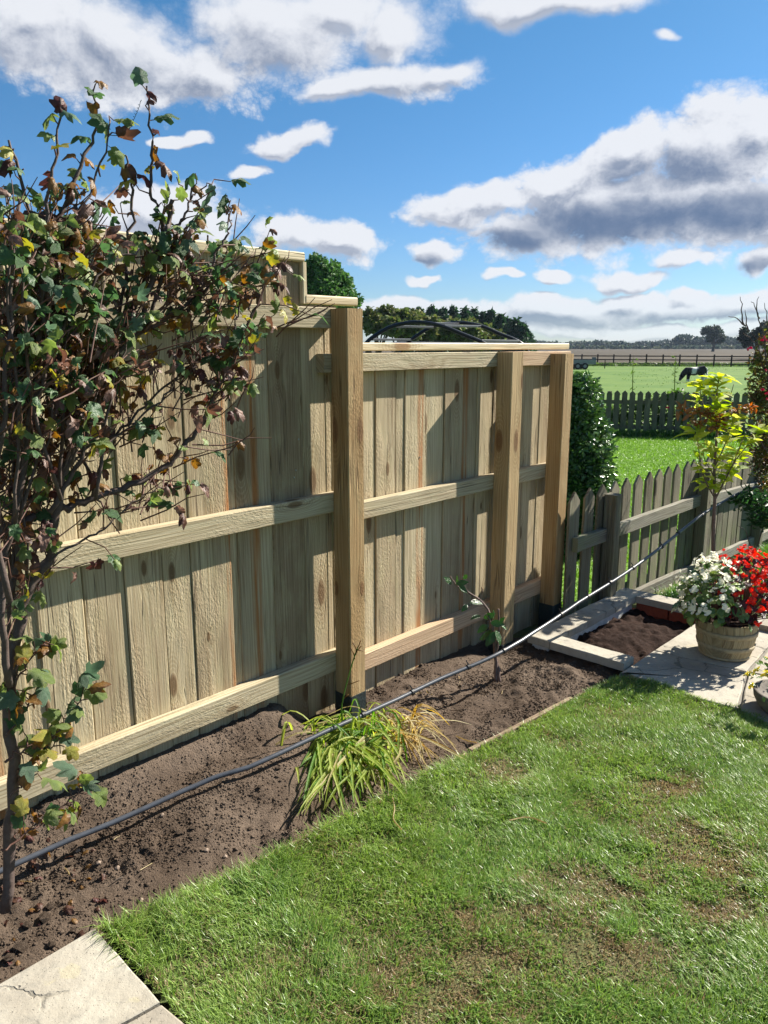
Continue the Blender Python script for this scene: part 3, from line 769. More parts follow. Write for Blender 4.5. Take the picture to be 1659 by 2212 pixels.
fa, fb = at(1262, 942, 17.35), at(1700, 946, 16.35)
far = thing('picket_fence', 'grey green picket fence standing between the bright lawn and the pony field', 'fence', ((fa[0] + fb[0]) / 2, (fa[1] + fb[1]) / 2, -.3))
fd = np.array([fb[0] - fa[0], fb[1] - fa[1], 0]); FLn = np.linalg.norm(fd); fd /= FLn; fy = np.cross(UPZ, fd)
fpm = [picket_mesh(.118, .02, .98, 20 + i) for i in range(4)]
k = 0; s = 0.0
while s < FLn:
    o = obj('picket', fpm[k % 4], M_brownpale if s > 2.1 and k % 5 != 3 else M_grey, far, basis((fa[0] + fd[0] * s, fa[1] + fd[1] * s, -.31 + random.uniform(-.012, .012)), fd, fy, UPZ))
    o['seed'] = random.uniform(0, 40); o['tint'] = random.uniform(.55, 1.0); o['stain'] = 0.0
    s += .164; k += 1
for zt in (.42, -.13):
    a = np.array([fa[0], fa[1], zt]) + fy * .035
    timber('rail', far, .085, .04, FLn, basis(a, UPZ, np.cross(fd, UPZ), fd), M_grey, .9)
for s in (0.5, 2.3, 4.1):
    a = np.array([fa[0], fa[1], -.3]) + fy * .10 + fd * s
    timber('post', far, .09, .09, .95, basis(a, fd, fy, UPZ), M_grey, .9)

# dark post and rail fence across the field
ra, rb = np.array([9.5, 81.0, -.32]), np.array([46.0, 69.5, -.32])
prf = thing('post_and_rail_fence', 'dark creosoted three rail fence between the pasture and the bare field', 'fence', (ra + rb) / 2)
rd = (rb - ra); RL = np.linalg.norm(rd); rd /= RL; ry = np.cross(UPZ, rd)
npost = int(RL / 1.52)
pme = bar(.13, .13, 1.12, 1, .01); pme.materials.append(M_creo); rme = bar(.10, .05, 1.52, 1, .006); rme.materials.append(M_creo)
for i in range(npost + 1):
    p = ra + rd * (i * 1.52)
    o = obj('post', pme, None, prf, basis(p + np.array([0, 0, random.uniform(-.03, .03)]), rd, ry, UPZ)); o['seed'] = i * 1.3; o['tint'] = .5
    if i < npost:
        for zt in (.95, .60, .24):
            o = obj('rail', rme, None, prf, basis(p + np.array([0, 0, zt]) - ry * .09, UPZ, np.cross(rd, UPZ), rd)); o['seed'] = i * .7 + zt; o['tint'] = .5

# ------------------------------------------------------------------ stone slabs, planter
def slab(name, poly, z, th, mat, parent, seed, sub=1, rough=.006):
    poly = np.array(poly)[:, :2]
    pts = []
    r = random.Random(seed)
    for i in range(len(poly)):
        a, b_ = poly[i], poly[(i + 1) % len(poly)]; L = np.linalg.norm(b_ - a); k = max(2, int(L / .07))
        for j in range(k):
            p = a + (b_ - a) * j / k
            if j: p = p + np.array([r.uniform(-rough, rough), r.uniform(-rough, rough)]) * .5
            pts.append(p)
    c = np.mean(pts, axis=0); n = len(pts); pts = np.array(pts)
    inn = c + (pts - c) * (1 - .005 / np.maximum(np.linalg.norm(pts - c, axis=1), .05))[:, None]
    V = np.vstack([np.column_stack([pts, np.full(n, z - th)]), np.column_stack([pts, z - .003 + np.array([r.uniform(-.002, .001) for _ in pts])]), np.column_stack([inn, np.full(n, z)]), [[*c, z]]])
    V[:, 2] = V[:, 2]
    q = [(k_ * n + i, k_ * n + (i + 1) % n, (k_ + 1) * n + (i + 1) % n, (k_ + 1) * n + i) for k_ in (0, 1) for i in range(n)]
    t = [(2 * n + i, 2 * n + (i + 1) % n, 3 * n) for i in range(n)]
    V2 = V.copy(); V2[:, 0] -= c[0]; V2[:, 1] -= c[1]
    me = mesh_np(name, V2, t, q); bm = bmesh.new(); bm.from_mesh(me); bmesh.ops.recalc_face_normals(bm, faces=bm.faces); bm.to_mesh(me); bm.free()
    o = obj(name, me, mat, parent, Matrix.Translation((c[0], c[1], 0)))
    o['seed'] = seed * 1.37
    return o
pl = thing('raised_planter', 'sandstone edged planter of dark compost at the end of the soil bed', 'planter', PF(1.95, .4))
cz = .032
def uvpoly(u0, u1, n0, n1): return [PF(u0, n0), PF(u1, n0), PF(u1, n1), PF(u0, n1)]
slab('coping_stone', uvpoly(1.315, 1.435, .262, .70), cz, .045, M_stone, pl, 3)
slab('coping_stone', uvpoly(1.315, 1.75, .118, .258), cz + .002, .045, M_stone, pl, 4)
slab('coping_stone', uvpoly(1.754, 2.53, .118, .256), cz, .045, M_stone, pl, 5)
slab('coping_stone', uvpoly(2.395, 2.525, .260, 1.02), cz + .002, .045, M_stone, pl, 6)
slab('coping_stone', uvpoly(2.395, 2.525, 1.026, 1.9), cz + .002, .045, M_stone, pl, 7)
def box_uv(name, u0, u1, n0, n1, z0, z1, mat, parent):
    V = [PF(a, b_, c) for c in (z0, z1) for a, b_ in ((u0, n0), (u1, n0), (u1, n1), (u0, n1))]
    V = np.array(V); o0 = V.mean(axis=0)
    me = mesh_np(name, V - o0, None, [(3, 2, 1, 0), (4, 5, 6, 7), (0, 1, 5, 4), (1, 2, 6, 5), (2, 3, 7, 6), (3, 0, 4, 7)])
    return obj(name, me, mat, parent, Matrix.Translation(Vector(VX(o0))))
box_uv('rendered_wall', 1.34, 2.40, .135, .238, -.26, cz - .046, M_render, pl)
n0 = .262
while n0 < 1.9:
    box_uv('brick', 2.412, 2.51, n0, n0 + .212, -.085, cz - .049, M_brick, pl); box_uv('brick', 2.414, 2.508, n0 - .1, n0 + .112, -.16, -.09, M_brick, pl); n0 += .222
def comp_z(u, n): return -.075 + .035 * (fbm(u * 5, n * 5, 4) - .5) + .04 * np.exp(-(((u - 1.9) / .25) ** 2 + ((n - .4) / .15) ** 2)) + .065 * (fbm(u * 17 + 4, n * 17, 4, .65) - .5)
cs = grid_mesh('compost', np.arange(1.435, 2.42, .013), np.arange(.23, .70, .013), comp_z, UNW, M_compost); cs['kind'] = 'stuff'
cs.parent = pl; cs.matrix_basis = WM[pl.name].inverted()

patio = bpy.data.objects.new('patio', None); link(patio); patio['kind'] = 'structure'; WM['patio'] = Matrix.Identity(4)
J = [gp(1345, 1372)[:2], gp(1427, 1388)[:2], gp(1516, 1415)[:2], gp(1611, 1450)[:2], gp(1680, 1471)[:2]]
def away(p, d): return (p[0] + d[0], p[1] + d[1])
ux, uy = FU[0], FU[1]; nx_, ny_ = FN[0], FN[1]
pz = .0
A0 = PF(1.43, .71); A1 = PF(1.32, .71)
# slab in front of the joint (towards the lawn), cut where the lawn runs over it
j0 = gp(1384, 1402)[:2]; j1 = gp(1611, 1450)[:2]; j2 = gp(1665, 1466)[:2]
slab('paving_slab', [PF(1.25, .71)[:2], PF(1.665, .71)[:2], (j1[0] - .005, j1[1] - .012), gp(1592, 1530)[:2], gp(1540, 1516)[:2], gp(1480, 1501)[:2], gp(1410, 1474)[:2], gp(1352, 1452)[:2]], pz, .05, M_stone, patio, 11)
slab('paving_slab', [(j1[0] + .008, j1[1] - .016), (2.6, 3.18), (2.5, 2.9), gp(1665, 1562)[:2], gp(1600, 1534)[:2]], pz, .05, M_stone, patio, 12)
slab('paving_slab', [PF(1.672, .712)[:2], PF(2.39, .712)[:2], PF(2.39, 1.14)[:2], (j1[0] + .004, j1[1] + .002)], pz, .05, M_stone, patio, 13)
slab('paving_slab', [PF(2.39, 1.155)[:2], PF(2.39, 2.2)[:2], (2.62, 3.20), (j1[0] + .02, j1[1] - .004)], pz, .05, M_stone, patio, 14)
# slabs at the near left
S1 = gp(205, 2005, .012)[:2]; S2 = gp(345, 2165, .012)[:2]; S3 = gp(258, 2212, .012)[:2]; S0 = gp(-10, 2132, .012)[:2]
dS = S3 - S2; dS = dS / np.linalg.norm(dS)
slab('paving_slab', [S1, S2, S2 + dS * .55, (S1 + (S0 - S1) / np.linalg.norm(S0 - S1) * .56)], .014, .045, M_stone, patio, 21)
S4 = gp(400, 2212, .012)[:2]; e = (S4 - S2) / np.linalg.norm(S4 - S2)
slab('paving_slab', [S2 + e * .008, S2 + e * .3, S2 + e * .3 + dS * .55, S2 + e * .008 + dS * .55], .012, .045, M_stone, patio, 22)
sheet('mortar_bed', [PF(1.2, .72), PF(2.392, .72), PF(2.392, 2.2), (2.6, 3.0, 0), gp(1600, 1525), gp(1480, 1495), gp(1360, 1448)], -.014, simple_mat('mortar', (.20, .185, .16), .9, nscale=60, bstr=.5))

edg = thing('lawn_edging', 'low weathered board edging between the soil bed and the lawn', 'edging', (E0[0] + ED[0] * 1.2, E0[1] + ED[1] * 1.2, 0))
for a, b_, zz in ((0.07, .92, .006), (.93, 1.62, -.004), (1.63, 2.36, .008)):
    p = E0 + ED * a - EN * .012; L = b_ - a
    timber('edging_board', edg, .06, .020, L, basis((p[0], p[1], -.033 + zz), UPZ, np.cross(np.array([ED[0], ED[1], 0]), UPZ), np.array([ED[0], ED[1], 0])), M_edge, .4, seg=4, jit=.003)

# ------------------------------------------------------------------ conduit across the bed
pp = spline([(-1.42, 1.90, .045), (-1.2, 2.12, .042), (-.993, 2.304, .045), (-.681, 2.554, .07), (-.458, 2.69, .09), (-.09, 3.03, .105), (.27, 3.354, .123), (.596, 3.588, .166), (.86, 3.891, .186), (1.17, 4.199, .244), (1.609, 4.596, .343), *[at(1480, 1140, 5.0), at(1540, 1097, 5.22), at(1600, 1065, 5.45), at(1680, 1035, 5.75)]], 5)
pipe = thing('conduit_pipe', 'long thin grey pipe sagging across the soil bed up to the yellow sapling', 'pipe', VX(pp[30]))
V, t, q = tube(pp + np.column_stack([np.zeros(len(pp)), np.zeros(len(pp)), .004 * np.sin(np.arange(len(pp)) * .9) * rng.random(len(pp))]), .0099, 10)
obj('pipe', mesh_np('pipe', V - pp[30], t, q, smooth=True), M_pipe, pipe, WM[pipe.name])
L = np.concatenate([[0], np.cumsum(np.linalg.norm(np.diff(pp, axis=0), axis=1))])
def along_pipe(px):
    best = None
    for i, p in enumerate(pp):
        d = p - CC; x = CX + FPX * (d @ CR) / (d @ CF)
        if best is None or abs(x - px) < best[0]: best = (abs(x - px), i)
    return best[1]
for px in (768, 905, 1015, 1097, 1208, 1262, 1310, 1370, 1420, 1470, 1515):
    i = along_pipe(px); d = pp[min(i + 1, len(pp) - 1)] - pp[i]; d /= np.linalg.norm(d)
    V, t, q = tube([pp[i] - d * .008, pp[i] + d * .007], .0138, 10); MBk = MB(); MBk.add(V, t, q)
    tail = np.array([pp[i] + np.array([0, 0, .012]), pp[i] + np.array([-.012, .004, .032])]); V, t, q = tube(tail, .003, 4); MBk.add(V, t, q)
    me = MBk.mesh('clip'); obj('clip', me, M_clip, pipe, Matrix.Identity(4))

# ------------------------------------------------------------------ leaves
def palmate(seed, curl=0.0, cols=None, na=18):
    r = np.random.default_rng(seed)
    c = np.array([0, .42, 0.0])
    th = np.arange(na) * 2 * np.pi / na - np.pi / 2
    lob = [(np.pi / 2, .60), (np.pi / 2 + 1.15, .53), (np.pi / 2 - 1.15, .53), (np.pi / 2 + 2.2, .44), (np.pi / 2 - 2.2, .44)]
    Rr = np.full(na, .30)
    for a, l in lob:
        d = np.abs((th - a + np.pi) % (2 * np.pi) - np.pi); Rr = np.maximum(Rr, l * np.exp(-(d / .82) ** 2) + .02)
    Rr *= 1 + r.uniform(-.09, .09, na)
    Rr[0] = .34
    V = [c]
    for f in (.55, 1.0):
        for i in range(na):
            p = c + f * Rr[i] * np.array([math.cos(th[i]), math.sin(th[i]), 0])
            ple = (.06 if Rr[i] < .46 else -.03) * f + r.uniform(-.02, .02) * f
            p[2] = ple - .22 * f * f * (Rr[i] ** 2) * 2
            V.append(p)
    V = np.array(V); V -= np.array([0, .08, 0])
    if curl:
        k = curl * r.uniform(.8, 1.3)
        x = V[:, 0] * k * 2.6; V[:, 0] = np.sin(x) / (k * 2.6); V[:, 2] += (1 - np.cos(x)) / (k * 2.6) * r.choice([-1, 1])
        y = (V[:, 1]) * k * 1.5; V[:, 1] = np.sin(y) / (k * 1.5); V[:, 2] -= (1 - np.cos(y)) / (k * 1.5)
        V += r.normal(0, .035 * curl, V.shape); V[:, 0] *= .8
    t = [(0, 1 + i, 1 + (i + 1) % na) for i in range(na)]; q = [(1 + i, 1 + na + i, 1 + na + (i + 1) % na, 1 + (i + 1) % na) for i in range(na)]
    col = np.zeros((len(V), 3)); a, b_ = cols
    col[:1 + na] = a; col[1 + na:] = np.array(a) * .55 + np.array(b_) * .45
    col[1 + na:] = np.where(r.random((na, 1)) < .45, b_, col[1 + na:])
    col *= r.uniform(.85, 1.15, (len(V), 1))
    return V, t, q, col
def ovate(seed, wid=.45, col=(.1, .2, .04), fold=.25, droop=.3, tipc=None):
    r = np.random.default_rng(seed); nl = 5
    V = []; C = []
    for i in range(nl):
        s = i / (nl - 1); w = wid * .5 * math.sin(math.pi * min(1, s * .93 + .035) ** .85) + .01
        z = -droop * s * s
        for k_ in (-1, 0, 1):
            V.append((k_ * w * (1 + r.uniform(-.08, .08)), s, z + abs(k_) * fold * w + r.uniform(-.012, .012)))
            cc = np.array(col) * r.uniform(.88, 1.12) * (1.0 if k_ else 1.12)
            if tipc is not None and (abs(k_) and s > .6): cc = cc * .5 + np.array(tipc) * .5
            C.append(cc)
    q = [(i * 3 + j, i * 3 + j + 1, (i + 1) * 3 + j + 1, (i + 1) * 3 + j) for i in range(nl - 1) for j in (0, 1)]
    return np.array(V), [], q, np.array(C)
CLS = {  # colour, edge colour, curl, share
    'green': ((.06, .12, .05), (.085, .145, .055), .45), 'blue': ((.09, .15, .095), (.12, .18, .11), .4), 'light': ((.15, .21, .06), (.21, .25, .08), .5),
    'yellow': ((.26, .25, .045), (.30, .22, .05), .35), 'amber': ((.20, .105, .03), (.10, .042, .018), .7), 'brown': ((.105, .052, .036), (.06, .03, .024), .75),
    'pink': ((.21, .125, .10), (.12, .06, .045), .9), 'maroon': ((.095, .034, .028), (.06, .024, .02), .9)}
LIB = {}
for kname, (a, b_, cu) in CLS.items():
    LIB[kname] = []
    for i in range(4):
        V, t, q, c = palmate(hash_ := (sum(map(ord, kname)) * 7 + i), cu, (a, b_))
        me = mesh_np('leaf', V, t, q, c, smooth=True); me.materials.append(M_dull if kname in ('brown', 'pink', 'maroon', 'amber') else M_leaf); LIB[kname].append((me, V, t, q, c))
def add_leaf(mb, lf, M):
    _, V, t, q, c = lf; A = np.array(M)
    mb.add(V @ A[:3, :3].T + A[:3, 3], t, q, c)

# ------------------------------------------------------------------ the flowering currant on the left
def yshrub(x): return 1.93 + .00095 * max(x, 0)
shrub_base = at(12, 1950, 2.0)
shrub = thing('flowering_currant', 'tall half withered shrub with brown and green lobed leaves before the fence', 'shrub', (float(shrub_base[0]), float(shrub_base[1]), -.02))
def sp(pts, dy=0.0, dys=None):
    out = []
    for i, p in enumerate(pts):
        d = dy if dys is None else dys[i]
        out.append(at(p[0], p[1], yshrub(p[0]) + d))
    return np.array(out)
stems = [  # (points, depth offset, radius at base, at tip)
    ([(12, 1965), (22, 1800), (26, 1690), (18, 1480), (40, 1340), (72, 1259), (103, 1208), (114, 1149), (125, 1078), (134, 1030), (152, 985), (146, 929), (130, 860), (118, 780)], .0, .021, .013),
    ([(-40, 1170), (0, 1150), (33, 1131), (106, 1107), (154, 1091), (205, 1076), (286, 1050), (365, 1003), (397, 964), (430, 927), (452, 883), (476, 817), (503, 753), (529, 703), (558, 652)], .03, .016, .0045),
    ([(430, 927), (470, 840), (500, 760), (505, 727), (509, 690), (525, 648), (540, 606), (560, 558), (577, 535)], .0, .005, .0028),
    ([(152, 985), (250, 935), (300, 890), (340, 850), (400, 800), (452, 760)], .04, .006, .003),
    ([(150, 1000), (230, 960), (300, 905), (350, 865), (385, 815), (405, 770)], .0, .005, .0025),
    ([(143, 929), (190, 830), (242, 762), (310, 716), (365, 686), (430, 640), (470, 600)], .02, .012, .005),
    ([(130, 860), (123, 700), (128, 610), (150, 500), (165, 440)], .0, .012, .006),
    ([(20, 1480), (0, 1290), (35, 1090), (75, 880), (90, 690), (92, 590), (100, 480), (110, 400), (122, 330), (132, 215)], -.05, .012, .003),
    ([(20, 1300), (45, 1120), (60, 920), (62, 780), (70, 620), (66, 500), (50, 400), (20, 300)], .05, .011, .004),
    ([(118, 780), (112, 650), (117, 530), (150, 420), (198, 309), (206, 245), (205, 196)], .05, .009, .003),
    ([(242, 762), (300, 640), (350, 520), (354, 505), (338, 455), (326, 419), (327, 360), (328, 309), (323, 232), (320, 186)], .05, .009, .003),
    ([(242, 762), (270, 600), (282, 505), (290, 408), (283, 385), (275, 364), (272, 338)], .08, .007, .003),
    ([(300, 700), (335, 590), (357, 509), (368, 470), (371, 434)], .0, .010, .008),
    ([(320, 700), (360, 570), (382, 503), (396, 470), (408, 438), (421, 397)], .03, .007, .003),
    ([(408, 438), (393, 410), (382, 385)], .03, .003, .002), ([(408, 438), (425, 415), (440, 405), (462, 396)], .03, .003, .002),
    ([(400, 690), (450, 600), (476, 538), (488, 510), (494, 485), (494, 428)], .02, .006, .0025),
    ([(92, 590), (140, 520), (190, 420), (225, 330), (236, 262)], -.02, .005, .0025),
    ([(60, 920), (100, 800), (150, 690), (200, 620), (250, 560), (300, 540)], -.08, .007, .003),
    ([(106, 1107), (160, 1010), (200, 900), (235, 800), (250, 700)], -.06, .008, .004),
    ([(20, 1300), (-10, 1100), (10, 900), (20, 700), (30, 560), (40, 430)], -.1, .010, .004),
    ([(205, 1076), (240, 1120), (290, 1095), (330, 1075), (372, 1046)], .0, .004, .0018), ([(103, 1208), (180, 1170), (225, 1140), (270, 1100), (330, 1060), (366, 1050)], -.03, .005, .0018),
    # low shoots
    ([(18, 1560), (40, 1470), (62, 1430), (88, 1398), (108, 1385)], -.03, .004, .002), ([(14, 1640), (40, 1624), (100, 1602), (140, 1565), (167, 1524), (189, 1475)], -.05, .0045, .002),
    ([(16, 1724), (50, 1690), (79, 1669), (110, 1618), (135, 1590)], -.03, .004, .002), ([(0, 1836), (50, 1802), (101, 1773), (140, 1735), (167, 1713), (182, 1684)], -.06, .004, .002),
    ([(14, 1590), (50, 1540), (72, 1500), (95, 1478)], -.02, .004, .002)]
cr = random.Random(21)
for k_ in range(20):        # crowd of thinner canes inside the bush
    x0, y0 = cr.choice([(18, 1400), (60, 1240), (125, 1075), (145, 930), (35, 1130), (205, 1076), (242, 762), (20, 1250)])
    x1 = cr.uniform(-30, 300); y1 = cr.uniform(330 + .9 * max(0, x1), 760)
    if x1 < 130: y1 = cr.uniform(380, 720)
    stems.append(([(x0, y0), (x0 * .65 + x1 * .35 + cr.uniform(-25, 25), y0 * .62 + y1 * .38), (x0 * .3 + x1 * .7 + cr.uniform(-20, 20), y0 * .28 + y1 * .72), (x1, y1)], cr.uniform(-.14, .1), cr.uniform(.004, .007), .002))
for k_ in range(14):        # and the twiggy spread to the right, in front of the fence
    x0, y0 = cr.choice([(154, 1000), (242, 762), (286, 1050), (397, 964), (430, 927), (310, 716), (365, 686)])
    x1 = x0 + cr.uniform(60, 190); y1 = y0 - cr.uniform(40, 240); x1 = min(x1, 590)
    stems.append(([(x0, y0), ((x0 + x1) / 2 + cr.uniform(-15, 15), (y0 + y1) / 2 + cr.uniform(0, 25)), (x1, y1)], cr.uniform(-.08, .08), cr.uniform(.003, .005), .0016))
def pix(p):
    d = np.asarray(p) - CC; z = d @ CF; return CX + FPX * (d @ CR) / z, CY - FPX * (d @ CU) / z
twigs = MB()
leaf_spots = []       # (position, direction, zone)
def clampn(p):
    u_, n_ = UN(p[0], p[1])
    if n_ < -.05: p = p + FN * (-.05 - n_)
    return p
rr = random.Random(5)
for i, (pts, dy, r0, r1) in enumerate(stems):
    w = spline(sp(pts, dy), 4)
    w = w + rng.normal(0, .0035, w.shape)
    w = np.array([clampn(p) for p in w])
    rad = .8 * np.linspace(r0, r1, len(w)) * (1 + rng.normal(0, .06, len(w)))
    V, t, q = tube(w, rad, 7 if r0 > .006 else 5)
    base = np.array(VX(WM[shrub.name].translation))
    obj('trunk' if i == 0 else 'stem', mesh_np('stem', V - base, t, q, smooth=True), M_bark if r0 > .0045 else M_twig, shrub, WM[shrub.name])
    low = pts[-1][1] > 1300
    step = .036 if not low else .015
    Ls = np.concatenate([[0], np.cumsum(np.linalg.norm(np.diff(w, axis=0), axis=1))])
    s = (.9 if i == 0 else .12 if not low else .05)
    while s < Ls[-1]:
        p = np.array([np.interp(s, Ls, w[:, k_]) for k_ in range(3)])
        j = min(np.searchsorted(Ls, s), len(w) - 1); d = w[j] - w[j - 1]; d /= np.linalg.norm(d) + 1e-9
        side = rng.normal(0, 1, 3); side -= d * (side @ d); side /= np.linalg.norm(side) + 1e-9
        td = d * rr.uniform(.3, .9) + side + np.array([0, 0, .25]); td /= np.linalg.norm(td)
        ln = rr.uniform(.03, .17) if not low else rr.uniform(.02, .05)
        if not low and pix(p)[1] < 520: ln *= .45 if pix(p)[1] > 380 else .16
        e = clampn(p + td * ln)
        mid = clampn((p + e) / 2 + rng.normal(0, .008, 3))
        V, t, q = tube([p, mid, e], [.0022, .0018, .0012], 4, False); twigs.add(V, t, q)
        leaf_spots.append((e, td, low))
        if ln > .06: leaf_spots.append((clampn(mid + rng.normal(0, .012, 3)), td + rng.normal(0, .5, 3), low))
        if ln > .08: leaf_spots.append((clampn(mid * .25 + e * .75 + rng.normal(0, .018, 3)), td + rng.normal(0, .6, 3), low))
        if ln > .11: leaf_spots.append((clampn(mid * .4 + e * .6 + rng.normal(0, .015, 3)), td + rng.normal(0, .6, 3), low))
        s += step * rr.uniform(.5, 1.6)
    leaf_spots.append((w[-2] if len(w) > 3 else w[-1], w[-1] - w[-2], low))
for k_ in range(330):
    p, d, low = leaf_spots[rr.randrange(len(leaf_spots))]
    if low or pix(p)[1] < 430: continue
    v = np.asarray(d, float) / (np.linalg.norm(d) + 1e-9) * .5 + np.array([.45, .1, .7]) + rng.normal(0, .3, 3); v /= np.linalg.norm(v); ln = rr.uniform(.08, .24)
    tp = [p - v * ln * .6, p - v * ln * .2 + rng.normal(0, .006, 3), p + v * ln * .2 + rng.normal(0, .006, 3), p + v * ln * .5]
    V, t, q = tube([clampn(x_) for x_ in tp], [.0026, .0022, .0017, .001], 4, False); twigs.add(V, t, q)
obj('twigs', twigs.mesh('twigs', True), M_twig, shrub, Matrix.Identity(4), kind='stuff')
cand = []
for (p, d, low) in leaf_spots:
    x, y = pix(p)
    r = rr.random()
    if low: kk = 'green light light yellow yellow light blue amber'.split()[int(r * 8)]; size = rr.uniform(.048, .08)
    elif y < 420: kk = 'green blue light amber amber amber brown green light maroon yellow'.split()[int(r * 11)]; size = rr.uniform(.038, .068)
    elif y < 760: kk = 'green blue light amber brown light brown green pink green light yellow amber'.split()[int(r * 13)]; size = rr.uniform(.030, .060)
    else: kk = 'green light brown maroon yellow pink brown amber green green light amber pink'.split()[int(r * 13)]; size = rr.uniform(.030, .060)
    if kk in ('green', 'blue', 'light'): size *= 1.15
    if not low and rr.random() < (.06 if y < 620 else .10 if y < 850 else .22): continue
    if 900 < y < 1250 and rr.random() < .25: continue
    if x < -60 and rr.random() < .6: continue
    cand.append((p, d, kk, size, x, y))
print('currant leaves', len(cand))
cand.sort(key=lambda c: -(c[3] * (1 if (-10 < c[4] < 1660) else .1) * (1.6 if c[2] in ('green', 'blue', 'light', 'yellow') else 1)))
leaves_rest = MB(); cnt = 0
for (p, d, kk, size, x, y) in cand:
    lf = rr.choice(LIB[kk])
    d = np.asarray(d, float); d = d / (np.linalg.norm(d) + 1e-9)
    d = d * .5 + rng.normal(0, .5, 3) + np.array([.1, -.25, -.35 if kk in ('brown', 'pink', 'maroon', 'amber') else -.1])
    nrm = np.array([.25, -.45, .75]) + rng.normal(0, .45, 3)
    M = leafM(p, d, nrm, size * .92)
    if cnt < 295 and -40 < x < 1700: obj('leaf', lf[0], None, shrub, M); cnt += 1
    else: add_leaf(leaves_rest, lf, M)
o = obj('leaves', leaves_rest.mesh('leaves', True), M_leaf, shrub, Matrix.Identity(4), kind='stuff')

# wire tie and cane at the top of the shrub
a = at(238, 292, 2.12); b_ = at(305, 216, 2.2); cpts = []
for i in range(70):
    t = i / 69; p = a * (1 - t) + b_ * t - np.array([0, 0, .03 * math.sin(math.pi * t)]); k_ = .0028 if .25 < t < .95 else .0005
    cpts.append(p + k_ * np.array([math.cos(i * 2.1), 0, math.sin(i * 2.1)]))
V, t, q = tube(cpts, .0009, 4)
o = obj('tie_wire', mesh_np('tie_wire', V - a, t, q), M_wire, None, Matrix.Translation(Vector(VX(a)))); tag(o, 'thin curly tie wire stretched between two stems at the shrub top', 'wire')

# litter round the foot of the shrub
lit = MB()
for i in range(60):
    px, py = rr.uniform(0, 230), rr.uniform(1830, 2110)
    g = gp(px, py, -.01); uu, nn = UN(g[0], g[1])
    if edge_d(g[0], g[1]) > -.04: continue
    z = float(bed_z(np.array([uu]), np.array([nn]))[0])
    add_leaf(lit, rr.choice(LIB[rr.choice(['brown', 'pink', 'maroon', 'amber'])]), leafM((g[0], g[1], z + .008), rng.normal(0, 1, 3) * np.array([1, 1, .2]), np.array([0, 0, 1.]) + rng.normal(0, .4, 3), rr.uniform(.02, .045)))
obj('fallen_leaves', lit.mesh('fallen_leaves', True), M_leaf, None, Matrix.Identity(4), kind='stuff')

# ------------------------------------------------------------------ day lily clump with strap leaves
def strap(mb, pts, w, col, twist=0.0):
    p = spline(pts, 3); n = len(p)
    T = np.gradient(p, axis=0); T /= np.linalg.norm(T, axis=1)[:, None]
    S = np.cross(T, UPZ + rng.normal(0, .25, 3)); S /= np.linalg.norm(S, axis=1)[:, None] + 1e-9
    N = np.cross(S, T)
    f = np.sin(np.linspace(.25, math.pi, n) * .98) ** .6
    V = np.concatenate([p - S * (w / 2 * f)[:, None] + N * (w * .18 * f)[:, None], p, p + S * (w / 2 * f)[:, None] + N * (w * .18 * f)[:, None]])
    q = [(k_ * n + i, (k_ + 1) * n + i, (k_ + 1) * n + i + 1, k_ * n + i + 1) for k_ in (0, 1) for i in range(n - 1)]
    c = np.tile(col, (3 * n, 1)) * rng.uniform(.9, 1.1, (3 * n, 1)); c[n:2 * n] *= 1.12
    mb.add(V, None, q, c)
lc = gp(765, 1600, .0)
lily = thing('day_lily', 'flopped clump of yellow green strap leaves under the grey pipe', 'plant', (float(lc[0]), float(lc[1]), -.03))
rest = MB(); cnt = 0
for i in range(300):
    a0 = rng.normal(0, .09, 2); zb = -.02
    if i < 225:
        tgt = (rr.uniform(640, 880), rr.uniform(1640, 1765)) if i < 165 else (rr.uniform(690, 900), rr.uniform(1540, 1680))
        if i < 165 and tgt[0] > 800: tgt = (tgt[0], rr.uniform(1640, 1730))
        e = gp(tgt[0], tgt[1], rr.uniform(-.02, .05)); b0 = np.array([lc[0] + a0[0], lc[1] + a0[1] * .8, zb])
        top = b0 * .55 + e * .45; top[2] = rr.uniform(.02, .075); top[:2] += rng.normal(0, .035, 2)
        pts = [b0, b0 * .75 + top * .25 + np.array([0, 0, rr.uniform(.02, .055)]), top, top * .35 + e * .65 + np.array([0, 0, .012]), e]
        w = rr.uniform(.008, .014); g = rr.random()
        if i % 4 == 0:
            e = b0 + np.array([rng.normal(0, .17), rng.normal(-.03, .09), rr.uniform(.0, .06)]); top = (b0 + e) / 2 + np.array([0, 0, rr.uniform(.05, .13)]); pts = [b0, b0 * .7 + top * .3 + np.array([0, 0, .05]), top, e * .7 + top * .3, e]
        col = np.array([.20, .28, .04]) * (1 - g) + np.array([.34, .38, .09]) * g
        if rr.random() < .15: col = np.array([.42, .36, .17])
        if rr.random() < .22: col = np.array([.10, .20, .03])
    else:   # cut back, dried stubs on the right
        s0 = gp(rr.uniform(790, 905), rr.uniform(1560, 1615), -.02); b0 = s0
        d = np.array([rng.normal(.05, .05), rng.normal(-.04, .05), 0]); h = rr.uniform(.03, .09)
        pts = [b0, b0 + d * .4 + np.array([0, 0, h]), b0 + d * 1.2 + np.array([0, 0, h * .8]), b0 + d * 1.8 + np.array([0, 0, h * .2])]
        w = rr.uniform(.006, .010); col = np.array([[.42, .32, .12], [.36, .24, .06], [.46, .40, .22]][i % 3])
    mb = MB(); strap(mb, pts, w, col)
    obj('leaf', mb.mesh('strap'), M_yleaf, lily, Matrix.Identity(4))
sp_ = spline([gp(742, 1575), at(738, 1530, 2.98), at(748, 1480, 3.0), at(765, 1420, 3.02), at(773, 1398, 3.02)], 5)
mb = MB(); V, t, q = tube(sp_, np.linspace(.0042, .0022, len(sp_)), 5); mb.add(V, t, q, (.12, .20, .05))
